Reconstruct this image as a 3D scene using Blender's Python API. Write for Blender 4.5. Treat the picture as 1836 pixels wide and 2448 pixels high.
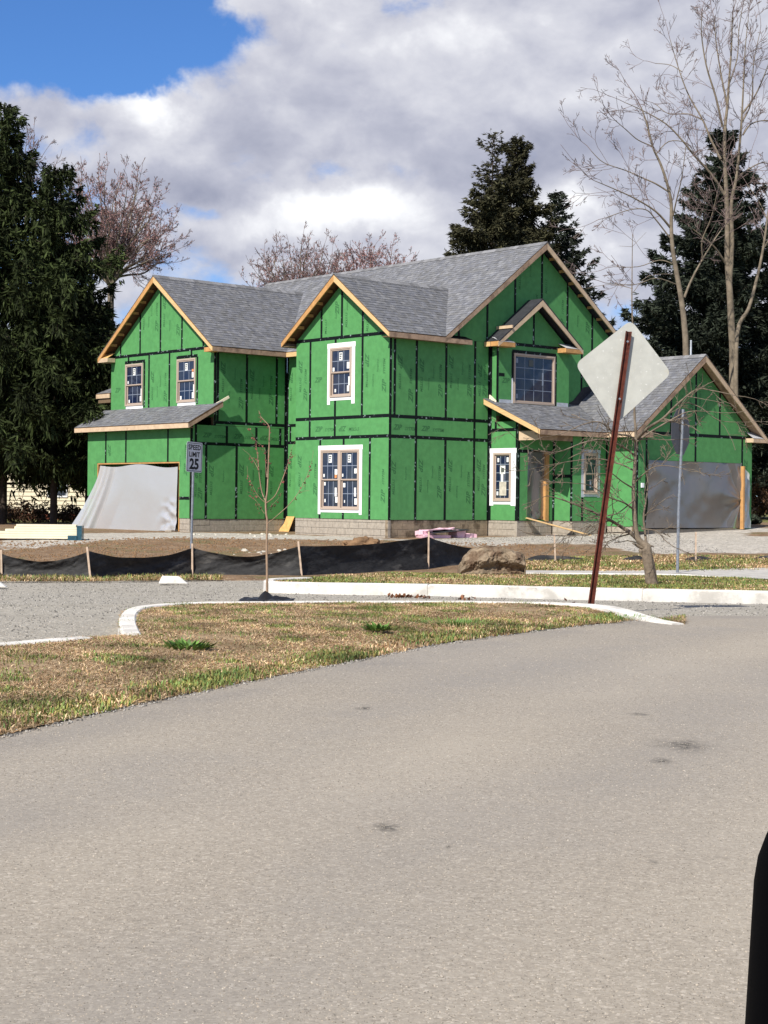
import bpy, bmesh, math, random
import numpy as np
from mathutils import Vector, Matrix, noise as mnoise
from mathutils.geometry import delaunay_2d_cdt

random.seed(7); rng = np.random.default_rng(7)
scene = bpy.context.scene
for o in list(bpy.data.objects): bpy.data.objects.remove(o)
COL = scene.collection

# ------------------------------------------------------------------ camera
F_PX, PITCH, ROLL, YAW = 3900.0, -0.00704313, 0.0106974, 0.84158871
CX, CY = 918.0, 1224.0
cam_d = bpy.data.cameras.new('camera'); cam = bpy.data.objects.new('camera', cam_d); COL.objects.link(cam)
cam_d.sensor_fit = 'VERTICAL'; cam_d.sensor_height = 24.0; cam_d.sensor_width = 18.0
cam_d.lens = F_PX / 2448.0 * 24.0
cam_d.clip_start = 0.05; cam_d.clip_end = 3000
cp, sp, cr, sr = math.cos(PITCH), math.sin(PITCH), math.cos(ROLL), math.sin(ROLL)
c_f, c_u, c_r = Vector((0, cp, sp)), Vector((0, -sp, cp)), Vector((1, 0, 0))
r2 = c_r * cr + c_u * sr
u2 = c_u * cr - c_r * sr
cam.matrix_world = Matrix(((r2.x, u2.x, -c_f.x, 0), (r2.y, u2.y, -c_f.y, 0), (r2.z, u2.z, -c_f.z, 0), (0, 0, 0, 1)))
scene.camera = cam
scene.render.resolution_x, scene.render.resolution_y = 768, 1024

# ------------------------------------------------------------------ light
SUN_TO = Vector((-0.693, -1.108, 1.25)).normalized()
SUN_EL = math.asin(SUN_TO.z); SUN_ROT = math.atan2(SUN_TO.x, SUN_TO.y)
sl = bpy.data.lights.new('sun', 'SUN'); sl.energy = 5.0; sl.angle = math.radians(0.5); sl.color = (1.0, 0.945, 0.86)
sun = bpy.data.objects.new('sun', sl); COL.objects.link(sun)
sun.rotation_euler = SUN_TO.to_track_quat('Z', 'Y').to_euler(); sun.location = (-20, -30, 40)
scene.view_settings.view_transform = 'Standard'; scene.view_settings.look = 'None'
scene.view_settings.exposure = 0.35; scene.view_settings.gamma = 1.0
try: scene.view_settings.use_curve_mapping = False
except Exception: pass

# ------------------------------------------------------------------ node helpers
class NT:
    def __init__(s, tree): s.t = tree
    def n(s, typ, **kw):
        nd = s.t.nodes.new(typ)
        ins = kw.pop('ins', {})
        for k, v in kw.items(): setattr(nd, k, v)
        for k, v in ins.items():
            sk = nd.inputs[k]
            if hasattr(v, 'is_output') or isinstance(v, bpy.types.NodeSocket): s.t.links.new(v, sk)
            else: sk.default_value = v
        return nd
    def m(s, op, a, b=None, c=None, clamp=False):
        nd = s.t.nodes.new('ShaderNodeMath'); nd.operation = op; nd.use_clamp = clamp
        for i, v in enumerate((a, b, c)):
            if v is None: continue
            if isinstance(v, bpy.types.NodeSocket): s.t.links.new(v, nd.inputs[i])
            else: nd.inputs[i].default_value = v
        return nd.outputs[0]
    def mix(s, f, a, b, blend='MIX'):
        nd = s.t.nodes.new('ShaderNodeMix'); nd.data_type = 'RGBA'; nd.blend_type = blend
        for sk, v in ((nd.inputs[0], f), (nd.inputs[6], a), (nd.inputs[7], b)):
            if isinstance(v, bpy.types.NodeSocket): s.t.links.new(v, sk)
            else: sk.default_value = v if not isinstance(v, tuple) or len(v) == 4 else (*v, 1)
        return nd.outputs[2]
    def ramp(s, f, stops, interp='LINEAR'):
        nd = s.t.nodes.new('ShaderNodeValToRGB'); cr_ = nd.color_ramp; cr_.interpolation = interp
        while len(cr_.elements) < len(stops): cr_.elements.new(0.5)
        for e, (p, c) in zip(cr_.elements, stops):
            e.position = p; e.color = (*c, 1) if len(c) == 3 else c
        s.t.links.new(f, nd.inputs[0]); return nd.outputs[0]
    def maprange(s, v, a, b, c, d):
        nd = s.t.nodes.new('ShaderNodeMapRange'); nd.interpolation_type = 'SMOOTHSTEP'
        s.t.links.new(v, nd.inputs[0])
        for i, x in enumerate((a, b, c, d)): nd.inputs[i + 1].default_value = x
        return nd.outputs[0]

# ------------------------------------------------------------------ sky
world = bpy.data.worlds.new('World'); scene.world = world; world.use_nodes = True
wt = world.node_tree; wt.nodes.clear(); W_ = NT(wt)
out = W_.n('ShaderNodeOutputWorld'); bg = W_.n('ShaderNodeBackground'); SKY_S = 0.1
bg.inputs[1].default_value = SKY_S
wt.links.new(bg.outputs[0], out.inputs[0])
sky = W_.n('ShaderNodeTexSky', sky_type='NISHITA'); sky.sun_disc = False
sky.sun_elevation = SUN_EL; sky.sun_rotation = SUN_ROT; sky.altitude = 300; sky.air_density = 1.0; sky.dust_density = 0.0; sky.ozone_density = 2.0
tc = W_.n('ShaderNodeTexCoord')
sep = W_.n('ShaderNodeSeparateXYZ', ins={0: tc.outputs['Generated']})
dx, dy, dz = sep.outputs
wn1 = W_.n('ShaderNodeTexNoise', ins={'Vector': tc.outputs['Generated'], 'Scale': 9.0, 'Detail': 6.0, 'Roughness': 0.6})
wsep = W_.n('ShaderNodeSeparateColor', ins={0: wn1.outputs['Color']})
az = W_.m('ADD', W_.m('ARCTAN2', dx, dy), W_.m('MULTIPLY', W_.m('SUBTRACT', wsep.outputs[0], 0.5), 0.11))
el = W_.m('ADD', W_.m('ARCSINE', dz), W_.m('MULTIPLY', W_.m('SUBTRACT', wsep.outputs[1], 0.5), 0.07))
def sky_blob(vx, vy, rx, ry, amp, acc):
    """soft patch of the sky round one direction (azimuth and elevation), added to a field"""
    px, py = vx * 1.1067, vy * 1.1067
    a0 = math.atan((px - CX) / F_PX); e0 = math.atan((1197 - py) / F_PX)
    q = W_.m('ADD', W_.m('POWER', W_.m('ABSOLUTE', W_.m('DIVIDE', W_.m('SUBTRACT', az, a0), rx * 1.1067 / F_PX)), 2.0),
             W_.m('POWER', W_.m('ABSOLUTE', W_.m('DIVIDE', W_.m('SUBTRACT', el, e0), ry * 1.1067 / F_PX)), 2.0))
    g = W_.m('MULTIPLY', W_.m('EXPONENT', W_.m('MULTIPLY', q, -1.0)), amp)
    return g if acc is None else W_.m('ADD', acc, g)
stretch = W_.n('ShaderNodeMapping', vector_type='POINT', ins={0: tc.outputs['Generated']}); stretch.inputs['Scale'].default_value = (1.0, 1.0, 1.45)
def sky_noise(scale, detail, up=0.0, rough=0.6):
    v = W_.n('ShaderNodeVectorMath', operation='ADD', ins={0: stretch.outputs[0], 1: (0.0, 0.0, up)})
    return W_.n('ShaderNodeTexNoise', ins={'Vector': v.outputs[0], 'Scale': scale, 'Detail': detail, 'Roughness': rough, 'Distortion': 0.25}).outputs[0]
n_big, n_mid = sky_noise(7.0, 8.0), sky_noise(16.0, 9.0)
n_bil, n_bil_up = sky_noise(24.0, 7.0, 0.0, 0.52), sky_noise(24.0, 7.0, 0.020, 0.52)
cov = None
for b_ in ((70, 40, 260, 125, -1.35), (310, 190, 130, 55, -0.95), (470, 115, 85, 38, -0.45), (690, 378, 80, 28, -0.30), (600, 405, 80, 26, -0.26), (740, 130, 60, 30, -0.2), (530, 468, 90, 20, -0.32),
           (60, 260, 200, 60, 0.35), (350, 290, 130, 90, 0.6), (520, 40, 130, 70, 0.45), (720, 470, 180, 75, 0.75), (1000, 200, 600, 180, 0.6), (330, 420, 330, 60, 0.35), (900, 540, 500, 110, 0.5), (1500, 300, 350, 400, 0.35), (1330, 650, 90, 40, -0.25), (880, -8, 120, 24, -0.12)):
    cov = sky_blob(*b_, cov)
cov = W_.m('ADD', W_.m('ADD', W_.m('MULTIPLY', W_.m('SUBTRACT', n_big, 0.5), 1.1), W_.m('MULTIPLY', W_.m('SUBTRACT', n_mid, 0.5), 1.1)), cov)
cov = W_.m('ADD', cov, 0.12)
cover = W_.maprange(cov, -0.06, 0.36, 0.0, 0.98)
lit = None
for b_ in ((350, 265, 100, 80, 0.50), (190, 235, 70, 40, 0.30), (700, 440, 120, 55, 0.55), (850, 470, 130, 60, 0.40), (560, 505, 120, 40, 0.25), (900, 50, 330, 70, 0.22), (450, 60, 90, 60, 0.22), (1280, 450, 60, 70, 0.40), (1100, 560, 300, 60, 0.2), (1000, 200, 250, 60, 0.10),
           (420, 415, 210, 45, -0.30), (560, 300, 160, 60, -0.12), (1200, 350, 300, 75, -0.24), (900, 310, 250, 45, -0.15), (60, 320, 160, 60, -0.10), (1450, 580, 200, 100, -0.12), (720, 560, 400, 25, -0.15)):
    lit = sky_blob(*b_, lit)
lit = W_.m('ADD', lit, W_.m('ADD', W_.m('MULTIPLY', W_.m('SUBTRACT', n_mid, 0.5), 0.45), W_.m('MULTIPLY', W_.m('SUBTRACT', n_bil, n_bil_up), 0.75)))
lit = W_.m('ADD', lit, 0.44)
k_ = 1.0 / SKY_S
def ck(c): return tuple(x * k_ for x in c)
cloud = W_.ramp(lit, [(0.0, (0.275, 0.29, 0.375)), (0.35, (0.42, 0.43, 0.505)), (0.62, (0.575, 0.58, 0.63)), (0.92, (0.86, 0.865, 0.875))])
cloud = W_.mix(1.0, cloud, (k_, k_, k_, 1), 'MULTIPLY')
skyc = W_.mix(1.0, sky.outputs[0], (0.42, 0.68, 1.06, 1), 'MULTIPLY')
final = W_.mix(cover, skyc, cloud)
wt.links.new(final, bg.inputs[0])

# ------------------------------------------------------------------ geometry helpers
def ray(px, py):
    x, y = (px - CX) / F_PX, (py - CY) / F_PX
    X = cr * x + sr * y; Yd = -sr * x + cr * y
    d = c_f + c_r * X - c_u * Yd
    return d / d.y
VS = 1.1067                                   # the survey picture's scale
def at(vx, vy, Y): return ray(vx * VS, vy * VS) * Y
def asrc(px, py, Y): return ray(px, py) * Y
PROF = [(-60, -1.2), (0, -1.2), (4, -1.2), (10, -1.19), (14, -1.18), (17, -1.178), (21, -1.265), (25, -1.39), (30, -1.49), (33, -1.535), (36, -1.50), (40, -1.365), (44, -1.205), (47, -1.09), (52, -1.075), (60, -1.05), (80, -1.0), (700, -1.0)]
_py = np.array([p[0] for p in PROF], float); _pz = np.array([p[1] for p in PROF], float)
def sstep(a, b, x):
    t = min(1, max(0, (x - a) / (b - a))); return t * t * (3 - 2 * t)
def h(X, Y):
    z = sum(float(np.interp(Y + d, _py, _pz)) for d in (-1.2, -0.6, 0, 0.6, 1.2)) / 5
    z += 0.04 * max(0, min(Y, 56) - 47.5) * sstep(1.5, 7, X)
    return z
def G(vx, vy, off=0.0):
    """the point of the ground seen in a given direction"""
    d = ray(vx * VS, vy * VS); prev = None
    Y = 2.0
    while Y < 90:
        if d.z * Y <= h(d.x * Y, Y) + off:
            a, b = Y - 0.1, Y
            for _ in range(20):
                m = (a + b) / 2
                if d.z * m <= h(d.x * m, m) + off: b = m
                else: a = m
            return d * b
        Y += 0.1
    return d * 60

def link(o, parent=None, label=None, cat=None, group=None, kind=None):
    COL.objects.link(o)
    if parent is not None: o.parent = parent
    if label: o['label'] = label
    if cat: o['category'] = cat
    if group: o['group'] = group
    if kind: o['kind'] = kind
    return o
def empty(name, loc=(0, 0, 0), rz=0.0, **kw):
    o = bpy.data.objects.new(name, None); o.location = loc; o.rotation_euler = (0, 0, rz); o.empty_display_size = 0.2
    return link(o, **kw)
def meshobj(name, verts, faces, mat, parent=None, colors=None, smooth=False, **kw):
    me = bpy.data.meshes.new(name)
    me.from_pydata([tuple(v) for v in verts], [], [tuple(f) for f in faces])
    if colors is not None:
        at_ = me.color_attributes.new('col', 'FLOAT_COLOR', 'POINT')
        at_.data.foreach_set('color', np.asarray(colors, np.float32).reshape(-1))
    if smooth: me.polygons.foreach_set('use_smooth', [True] * len(me.polygons))
    me.materials.append(mat); me.update()
    return link(bpy.data.objects.new(name, me), parent, **kw)
def fastmesh(name, V, Fc, mat, parent=None, colors=None, smooth=False, **kw):
    """V (n,3), Fc (m,k) arrays with k = 3 or 4"""
    me = bpy.data.meshes.new(name); V = np.asarray(V, np.float32); Fc = np.asarray(Fc, np.int32); k = Fc.shape[1]
    me.vertices.add(len(V)); me.vertices.foreach_set('co', V.ravel())
    me.loops.add(Fc.size); me.loops.foreach_set('vertex_index', Fc.ravel())
    me.polygons.add(len(Fc)); me.polygons.foreach_set('loop_start', np.arange(0, Fc.size, k, dtype=np.int32))
    try: me.polygons.foreach_set('loop_total', np.full(len(Fc), k, np.int32))
    except Exception: pass
    if smooth: me.polygons.foreach_set('use_smooth', np.ones(len(Fc), bool))
    me.update(calc_edges=True); me.validate()
    if colors is not None:
        at_ = me.color_attributes.new('col', 'FLOAT_COLOR', 'POINT')
        at_.data.foreach_set('color', np.asarray(colors, np.float32).ravel())
    me.materials.append(mat)
    return link(bpy.data.objects.new(name, me), parent, **kw)
class MB:
    def __init__(s): s.v = []; s.f = []; s.c = []
    def add(s, vs, fs, col=None):
        b = len(s.v); s.v += [tuple(v) for v in vs]; s.f += [tuple(i + b for i in f) for f in fs]
        if col is not None: s.c += [(*col, 1)] * len(vs)
    def box(s, x0, y0, z0, x1, y1, z1, col=None):
        s.add([(x0, y0, z0), (x1, y0, z0), (x1, y1, z0), (x0, y1, z0), (x0, y0, z1), (x1, y0, z1), (x1, y1, z1), (x0, y1, z1)],
              [(0, 3, 2, 1), (4, 5, 6, 7), (0, 1, 5, 4), (1, 2, 6, 5), (2, 3, 7, 6), (3, 0, 4, 7)], col)
    def prism(s, poly, dvec, col=None):
        """extrude a planar polygon (3D points) by a vector"""
        n = len(poly); d = Vector(dvec); p = [Vector(q) for q in poly]
        nrm = Vector((0, 0, 0))
        for i in range(n): nrm += p[i].cross(p[(i + 1) % n])
        if nrm.dot(d) > 0: p = p[::-1]
        s.add([*p, *[q + d for q in p]], [tuple(range(n)), tuple(range(2 * n - 1, n - 1, -1)), *[((i + 1) % n, i, n + i, n + (i + 1) % n) for i in range(n)]], col)
    def bar(s, p0, p1, w, t, up=(0, 0, 1), col=None):
        """rectangular board from p0 to p1, w wide across up x dir, t thick along up"""
        p0, p1 = Vector(p0), Vector(p1); d = (p1 - p0).normalized(); U = Vector(up); S = d.cross(U).normalized(); U = S.cross(d).normalized()
        q = [p0 - S * w / 2 - U * t / 2, p0 + S * w / 2 - U * t / 2, p0 + S * w / 2 + U * t / 2, p0 - S * w / 2 + U * t / 2]
        s.prism(q, p1 - p0, col)
    def build(s, name, mat, parent=None, **kw):
        return meshobj(name, s.v, s.f, mat, parent, s.c if s.c else None, **kw)
def tube_arrays(paths, sides=6):
    """paths: list of (points, radii) -> V, quads"""
    Vs, Fs, base = [], [], 0
    for pts, rad, *sd in paths:
        ns = sd[0] if sd else sides
        P = np.array([tuple(p) for p in pts], float); R = np.asarray(rad, float); n = len(P)
        T = np.gradient(P, axis=0); T /= np.linalg.norm(T, axis=1)[:, None] + 1e-9
        ref = np.array([0.31, 0.17, 0.94]) if abs(T[0, 2]) < 0.9 else np.array([0.95, 0.2, 0.1])
        A = np.cross(T, ref); A /= np.linalg.norm(A, axis=1)[:, None] + 1e-9
        B = np.cross(T, A)
        ang = np.arange(ns) / ns * 2 * np.pi
        V = P[:, None, :] + R[:, None, None] * (A[:, None, :] * np.cos(ang)[None, :, None] + B[:, None, :] * np.sin(ang)[None, :, None])
        Vs.append(V.reshape(-1, 3))
        i = np.arange(n - 1)[:, None] * ns; j = np.arange(ns)[None, :]; j2 = (j + 1) % ns
        Fs.append(np.stack([i + j, i + ns + j, i + ns + j2, i + j2], -1).reshape(-1, 4) + base)
        base += n * ns
    return np.concatenate(Vs), np.concatenate(Fs)
def tubes(name, paths, mat, parent=None, sides=6, **kw):
    V, Fc = tube_arrays(paths, sides); return fastmesh(name, V, Fc, mat, parent, smooth=True, **kw)
def lathe(mb_or_none, prof, seg=16, origin=(0, 0, 0), axis='z'):
    vs, fs = [], []; n = len(prof)
    for i in range(seg):
        a = 2 * math.pi * i / seg
        for r, z in prof: vs.append((origin[0] + r * math.cos(a), origin[1] + r * math.sin(a), origin[2] + z))
    for i in range(seg):
        for j in range(n - 1):
            a, b = i * n + j, ((i + 1) % seg) * n + j
            fs.append((a, b, b + 1, a + 1))
    return vs, fs

# ------------------------------------------------------------------ materials
MATS = {}
def mat(name, base, rough=0.8, noise=0.0, nscale=8.0, bump=0.0, bscale=40.0, spec=0.3, metal=0.0, use_col=False, dark=None, stretch=(1, 1, 1), island=0.0, fleck=None, world=False):
    m = bpy.data.materials.new(name); m.use_nodes = True; t = m.node_tree; t.nodes.clear(); N = NT(t)
    o = N.n('ShaderNodeOutputMaterial'); p = N.n('ShaderNodeBsdfPrincipled'); t.links.new(p.outputs[0], o.inputs[0])
    tcn = N.n('ShaderNodeTexCoord'); mp = N.n('ShaderNodeMapping', ins={0: N.n('ShaderNodeNewGeometry').outputs['Position'] if world else tcn.outputs['Object']}); mp.inputs['Scale'].default_value = stretch
    c = (*base, 1)
    if use_col:
        c = N.n('ShaderNodeVertexColor', layer_name='col').outputs[0]
    if noise:
        nz = N.n('ShaderNodeTexNoise', ins={'Vector': mp.outputs[0], 'Scale': nscale, 'Detail': 7.0, 'Roughness': 0.62})
        f = N.maprange(nz.outputs[0], 0.3, 0.7, 1 - noise, 1 + noise)
        cc = N.n('ShaderNodeCombineXYZ', ins={0: f, 1: f, 2: f})
        c = N.mix(1.0, c, cc.outputs[0], 'MULTIPLY')
    if dark:                                     # (colour, scale, threshold, amount): stains and wear
        nz2 = N.n('ShaderNodeTexNoise', ins={'Vector': mp.outputs[0], 'Scale': dark[1], 'Detail': 6.0, 'Roughness': 0.65})
        f2 = N.m('MULTIPLY', N.maprange(nz2.outputs[0], dark[2], dark[2] + 0.15, 0, 1), dark[3])
        c = N.mix(f2, c, (*dark[0], 1))
    if fleck:                                    # (colour, scale, threshold)
        nz3 = N.n('ShaderNodeTexNoise', ins={'Vector': mp.outputs[0], 'Scale': fleck[1], 'Detail': 2.0})
        c = N.mix(N.maprange(nz3.outputs[0], fleck[2], fleck[2] + 0.06, 0, 1), c, (*fleck[0], 1))
    if island:
        g = N.n('ShaderNodeNewGeometry')
        f = N.maprange(g.outputs['Random Per Island'], 0, 1, 1 - island, 1 + island)
        cc = N.n('ShaderNodeCombineXYZ', ins={0: f, 1: f, 2: f}); c = N.mix(1.0, c, cc.outputs[0], 'MULTIPLY')
    if isinstance(c, tuple): p.inputs['Base Color'].default_value = c
    else: t.links.new(c, p.inputs['Base Color'])
    p.inputs['Roughness'].default_value = rough; p.inputs['Metallic'].default_value = metal
    p.inputs['Specular IOR Level'].default_value = spec
    if bump:
        nb = N.n('ShaderNodeTexNoise', ins={'Vector': mp.outputs[0], 'Scale': bscale, 'Detail': 5.0, 'Roughness': 0.6})
        bp = N.n('ShaderNodeBump', ins={'Height': nb.outputs[0], 'Strength': bump, 'Distance': 0.02}); t.links.new(bp.outputs[0], p.inputs['Normal'])
    MATS[name] = m; return m
M_panel = mat('green_sheathing', (0.084, 0.272, 0.088), 0.75, noise=0.10, nscale=5.0, bump=0.15, bscale=60, spec=0.25, dark=((0.070, 0.235, 0.078), 2.2, 0.52, 0.5))
M_tape = mat('seam_tape', (0.005, 0.008, 0.008), 0.55, spec=0.15, fleck=((0.22, 0.28, 0.27), 9.0, 0.62))
M_print = mat('panel_ink', (0.040, 0.150, 0.05), 0.8)
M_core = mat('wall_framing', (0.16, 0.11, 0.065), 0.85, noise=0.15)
M_lumber = mat('new_lumber', (0.62, 0.42, 0.20), 0.7, noise=0.14, nscale=6, stretch=(1, 1, 6), spec=0.3)
M_lumber_o = mat('orange_lumber', (0.50, 0.27, 0.10), 0.7, noise=0.16, nscale=6, spec=0.3)
M_lumber_b = mat('weathered_shade_lumber', (0.36, 0.25, 0.17), 0.75, noise=0.2, nscale=5, dark=((0.16, 0.10, 0.07), 3.0, 0.5, 0.7))  # weathered boards, browned further for the weaker sun on side-facing eaves
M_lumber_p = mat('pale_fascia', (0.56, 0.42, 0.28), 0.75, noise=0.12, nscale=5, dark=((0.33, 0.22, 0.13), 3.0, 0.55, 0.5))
M_ply = mat('plywood', (0.60, 0.36, 0.13), 0.7, noise=0.15, nscale=7)
M_deck = mat('roof_deck', (0.13, 0.075, 0.035), 0.8, noise=0.2)  # darkened so the undersides of the overhangs read as deep shade
M_felt = mat('tar_paper', (0.030, 0.031, 0.036), 0.7, noise=0.25, bump=0.2)
M_shingle = mat('grey_shingle', (0.2, 0.2, 0.2), 0.9, noise=0.2, nscale=40, use_col=True, spec=0.2, bump=0.4, bscale=120)
M_block = mat('concrete_block', (0.37, 0.325, 0.265), 0.92, noise=0.14, nscale=9, bump=0.5, bscale=70, island=0.1, world=True)
M_block_d = mat('damp_concrete_block', (0.30, 0.235, 0.16), 0.9, noise=0.2, nscale=5, bump=0.5, bscale=70, dark=((0.085, 0.06, 0.038), 1.6, 0.47, 0.85), world=True)
M_mortar = mat('mortar', (0.31, 0.275, 0.225), 0.95, noise=0.2)
M_frame = mat('tan_window_frame', (0.44, 0.35, 0.28), 0.5, spec=0.4)
M_flash = mat('white_flashing', (0.84, 0.84, 0.84), 0.45, spec=0.4)
M_flash_g = mat('grey_flashing', (0.45, 0.48, 0.52), 0.5, noise=0.15, spec=0.4)
M_grid = mat('muntin', (0.24, 0.28, 0.35), 0.5)
M_sticker = mat('sticker', (0.78, 0.79, 0.76), 0.6)
M_stick_d = mat('sticker_ink', (0.10, 0.11, 0.10), 0.6)
M_stick_o = mat('orange_sticker', (0.75, 0.28, 0.1), 0.6)
M_conc = mat('concrete_kerb', (0.66, 0.63, 0.57), 0.9, noise=0.10, nscale=5, bump=0.3, bscale=60, dark=((0.40, 0.375, 0.33), 1.7, 0.52, 0.75))
M_metal = mat('galvanised_steel', (0.30, 0.32, 0.35), 0.45, metal=0.6, noise=0.2, nscale=14)
M_rust = mat('rusty_steel', (0.105, 0.026, 0.015), 0.75, noise=0.35, nscale=18, bump=0.3, bscale=60, dark=((0.04, 0.012, 0.008), 9, 0.5, 0.8))
M_signback = mat('sign_back', (0.47, 0.47, 0.42), 0.55, noise=0.07, nscale=7, spec=0.4, metal=0.2, fleck=((0.62, 0.62, 0.58), 30, 0.66), dark=((0.42, 0.38, 0.27), 2.5, 0.56, 0.5))
M_stopback = mat('dull_sign_back', (0.13, 0.125, 0.13), 0.6, noise=0.1)
M_signface = mat('sign_face', (0.62, 0.63, 0.66), 0.5, noise=0.04)
M_black = mat('black_lettering', (0.012, 0.012, 0.014), 0.6)
M_stopface = mat('red_sign_face', (0.5, 0.03, 0.03), 0.5)
M_yellow = mat('yellow_sign_face', (0.75, 0.5, 0.04), 0.5)
M_mesh = mat('silt_fabric', (0.020, 0.0195, 0.019), 0.7, noise=0.5, nscale=4, spec=0.3, bump=0.5, bscale=14, dark=((0.085, 0.08, 0.072), 1.6, 0.52, 0.75), stretch=(1, 1, 2.5))
M_stake = mat('wooden_stake', (0.50, 0.38, 0.28), 0.8, noise=0.2)
M_bark_d = mat('dark_bark', (0.055, 0.04, 0.03), 0.9, noise=0.3, nscale=6)
M_bark_g = mat('grey_bark', (0.185, 0.15, 0.108), 0.9, noise=0.3, nscale=3.5, bump=0.4, bscale=20)
M_bark_m = mat('twig_bark', (0.19, 0.14, 0.13), 0.9, noise=0.25, nscale=3)
M_bark_c = mat('crabapple_bark', (0.17, 0.135, 0.098), 0.9, noise=0.35, nscale=9, bump=0.6, bscale=30)
M_bark_y = mat('sapling_bark', (0.30, 0.205, 0.135), 0.8, noise=0.2)
M_bud = mat('red_bud', (0.20, 0.07, 0.055), 0.8, island=0.35)
M_budp = mat('pale_red_bud', (0.36, 0.19, 0.175), 0.8, island=0.35)
M_needle_l = mat('spruce_needles', (0.026, 0.036, 0.011), 0.8, island=0.6, spec=0.15, noise=0.6, nscale=0.55)
M_needle_b = mat('blue_spruce_needles', (0.032, 0.040, 0.027), 0.8, island=0.5, spec=0.15, noise=0.4, nscale=0.4)
M_needle_t = mat('pine_needles', (0.052, 0.050, 0.026), 0.8, island=0.5, spec=0.15, noise=0.4, nscale=0.4)
M_shrub = mat('brown_shrub', (0.10, 0.055, 0.03), 0.9, island=0.5)
M_weed = mat('weed_leaf', (0.105, 0.20, 0.04), 0.6, island=0.4)
M_blade = mat('grass_blade', (0.2, 0.2, 0.1), 0.8, use_col=True, spec=0.2)
M_agg = mat('road_aggregate', (0.3, 0.28, 0.23), 0.85, use_col=True, spec=0.3)
M_leaf = mat('dead_leaf', (0.16, 0.065, 0.03), 0.8, island=0.5)
M_rock = mat('boulder_stone', (0.235, 0.18, 0.12), 0.95, noise=0.35, nscale=4, bump=1.0, bscale=14, dark=((0.10, 0.06, 0.035), 3.5, 0.47, 0.85))
M_pink = mat('pink_foam', (0.80, 0.50, 0.57), 0.7, noise=0.08)
M_dirtpile = mat('loose_dirt', (0.20, 0.12, 0.062), 0.95, noise=0.25, nscale=5, bump=0.8, bscale=20)
M_blackpl = mat('black_plastic', (0.012, 0.012, 0.013), 0.45, spec=0.4)
M_mirror = mat('black_car_plastic', (0.0015, 0.0015, 0.002), 0.7, spec=0.02)
M_carpaint = mat('black_car_paint', (0.01, 0.01, 0.012), 0.25, spec=0.5)
M_tyre = mat('tyre_rubber', (0.012, 0.012, 0.012), 0.8)
M_siding = mat('cream_siding', (0.62, 0.55, 0.40), 0.75, noise=0.06)
M_white = mat('white_trim', (0.75, 0.76, 0.78), 0.6)
M_roofd = mat('dark_roofing', (0.035, 0.035, 0.04), 0.9, noise=0.3)
M_blue = mat('blue_wrap', (0.02, 0.07, 0.10), 0.6, noise=0.3, nscale=12)
M_pale = mat('pale_lumber', (0.80, 0.72, 0.52), 0.75, noise=0.06, nscale=3)
M_debris = mat('pale_debris', (0.5, 0.46, 0.38), 0.9, noise=0.2)

def glass_mat():
    m = bpy.data.materials.new('window_glass'); m.use_nodes = True; N = NT(m.node_tree); p = m.node_tree.nodes['Principled BSDF']
    tcn = N.n('ShaderNodeTexCoord'); nz = N.n('ShaderNodeTexNoise', ins={'Vector': tcn.outputs['Object'], 'Scale': 2.2, 'Detail': 3.0})
    c = N.ramp(nz.outputs[0], [(0.35, (0.008, 0.014, 0.045)), (0.7, (0.04, 0.045, 0.06))])  # sky and room reflections painted in as blue and grey blotches
    m.node_tree.links.new(c, p.inputs['Base Color']); p.inputs['Roughness'].default_value = 0.06; p.inputs['Specular IOR Level'].default_value = 0.5
    bp = N.n('ShaderNodeBump', ins={'Height': nz.outputs[0], 'Strength': 0.03, 'Distance': 0.05}); m.node_tree.links.new(bp.outputs[0], p.inputs['Normal'])
    return m
M_glass = glass_mat()
def plastic_mat(name, tint, transp, rough=0.28, gloss=0.4):
    m = bpy.data.materials.new(name); m.use_nodes = True; t = m.node_tree; t.nodes.clear(); N = NT(t)
    o = N.n('ShaderNodeOutputMaterial')
    tr = N.n('ShaderNodeBsdfTransparent', ins={0: (1, 1, 1, 1)})
    df = N.n('ShaderNodeBsdfDiffuse', ins={0: (*tint, 1)}); tl = N.n('ShaderNodeBsdfTranslucent', ins={0: (*tint, 1)})
    gl = N.n('ShaderNodeBsdfGlossy', ins={0: (1, 1, 1, 1), 'Roughness': rough})
    tcn = N.n('ShaderNodeTexCoord'); nz = N.n('ShaderNodeTexNoise', ins={'Vector': tcn.outputs['Object'], 'Scale': 1.6, 'Detail': 4.0})
    bp = N.n('ShaderNodeBump', ins={'Height': nz.outputs[0], 'Strength': 0.12, 'Distance': 0.1})
    for s_ in (df, tl, gl): t.links.new(bp.outputs[0], s_.inputs['Normal'])
    fr = N.n('ShaderNodeFresnel', ins={0: 1.45})
    a = N.n('ShaderNodeMixShader', ins={0: 0.35, 1: df.outputs[0], 2: tl.outputs[0]})
    b = N.n('ShaderNodeMixShader', ins={0: transp, 1: a.outputs[0], 2: tr.outputs[0]})
    c = N.n('ShaderNodeMixShader', ins={0: N.m('MULTIPLY', fr.outputs[0], gloss), 1: b.outputs[0], 2: gl.outputs[0]})
    t.links.new(c.outputs[0], o.inputs[0]); return m
M_sheet = plastic_mat('clear_plastic_sheet', (0.68, 0.68, 0.69), 0.12, 0.25, 0.22)
M_sheet_d = plastic_mat('shade_tinted_plastic_sheet', (0.27, 0.245, 0.235), 0.34, 0.28, 0.13)  # same plastic, tint darkened for shade and the brown room behind

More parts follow.
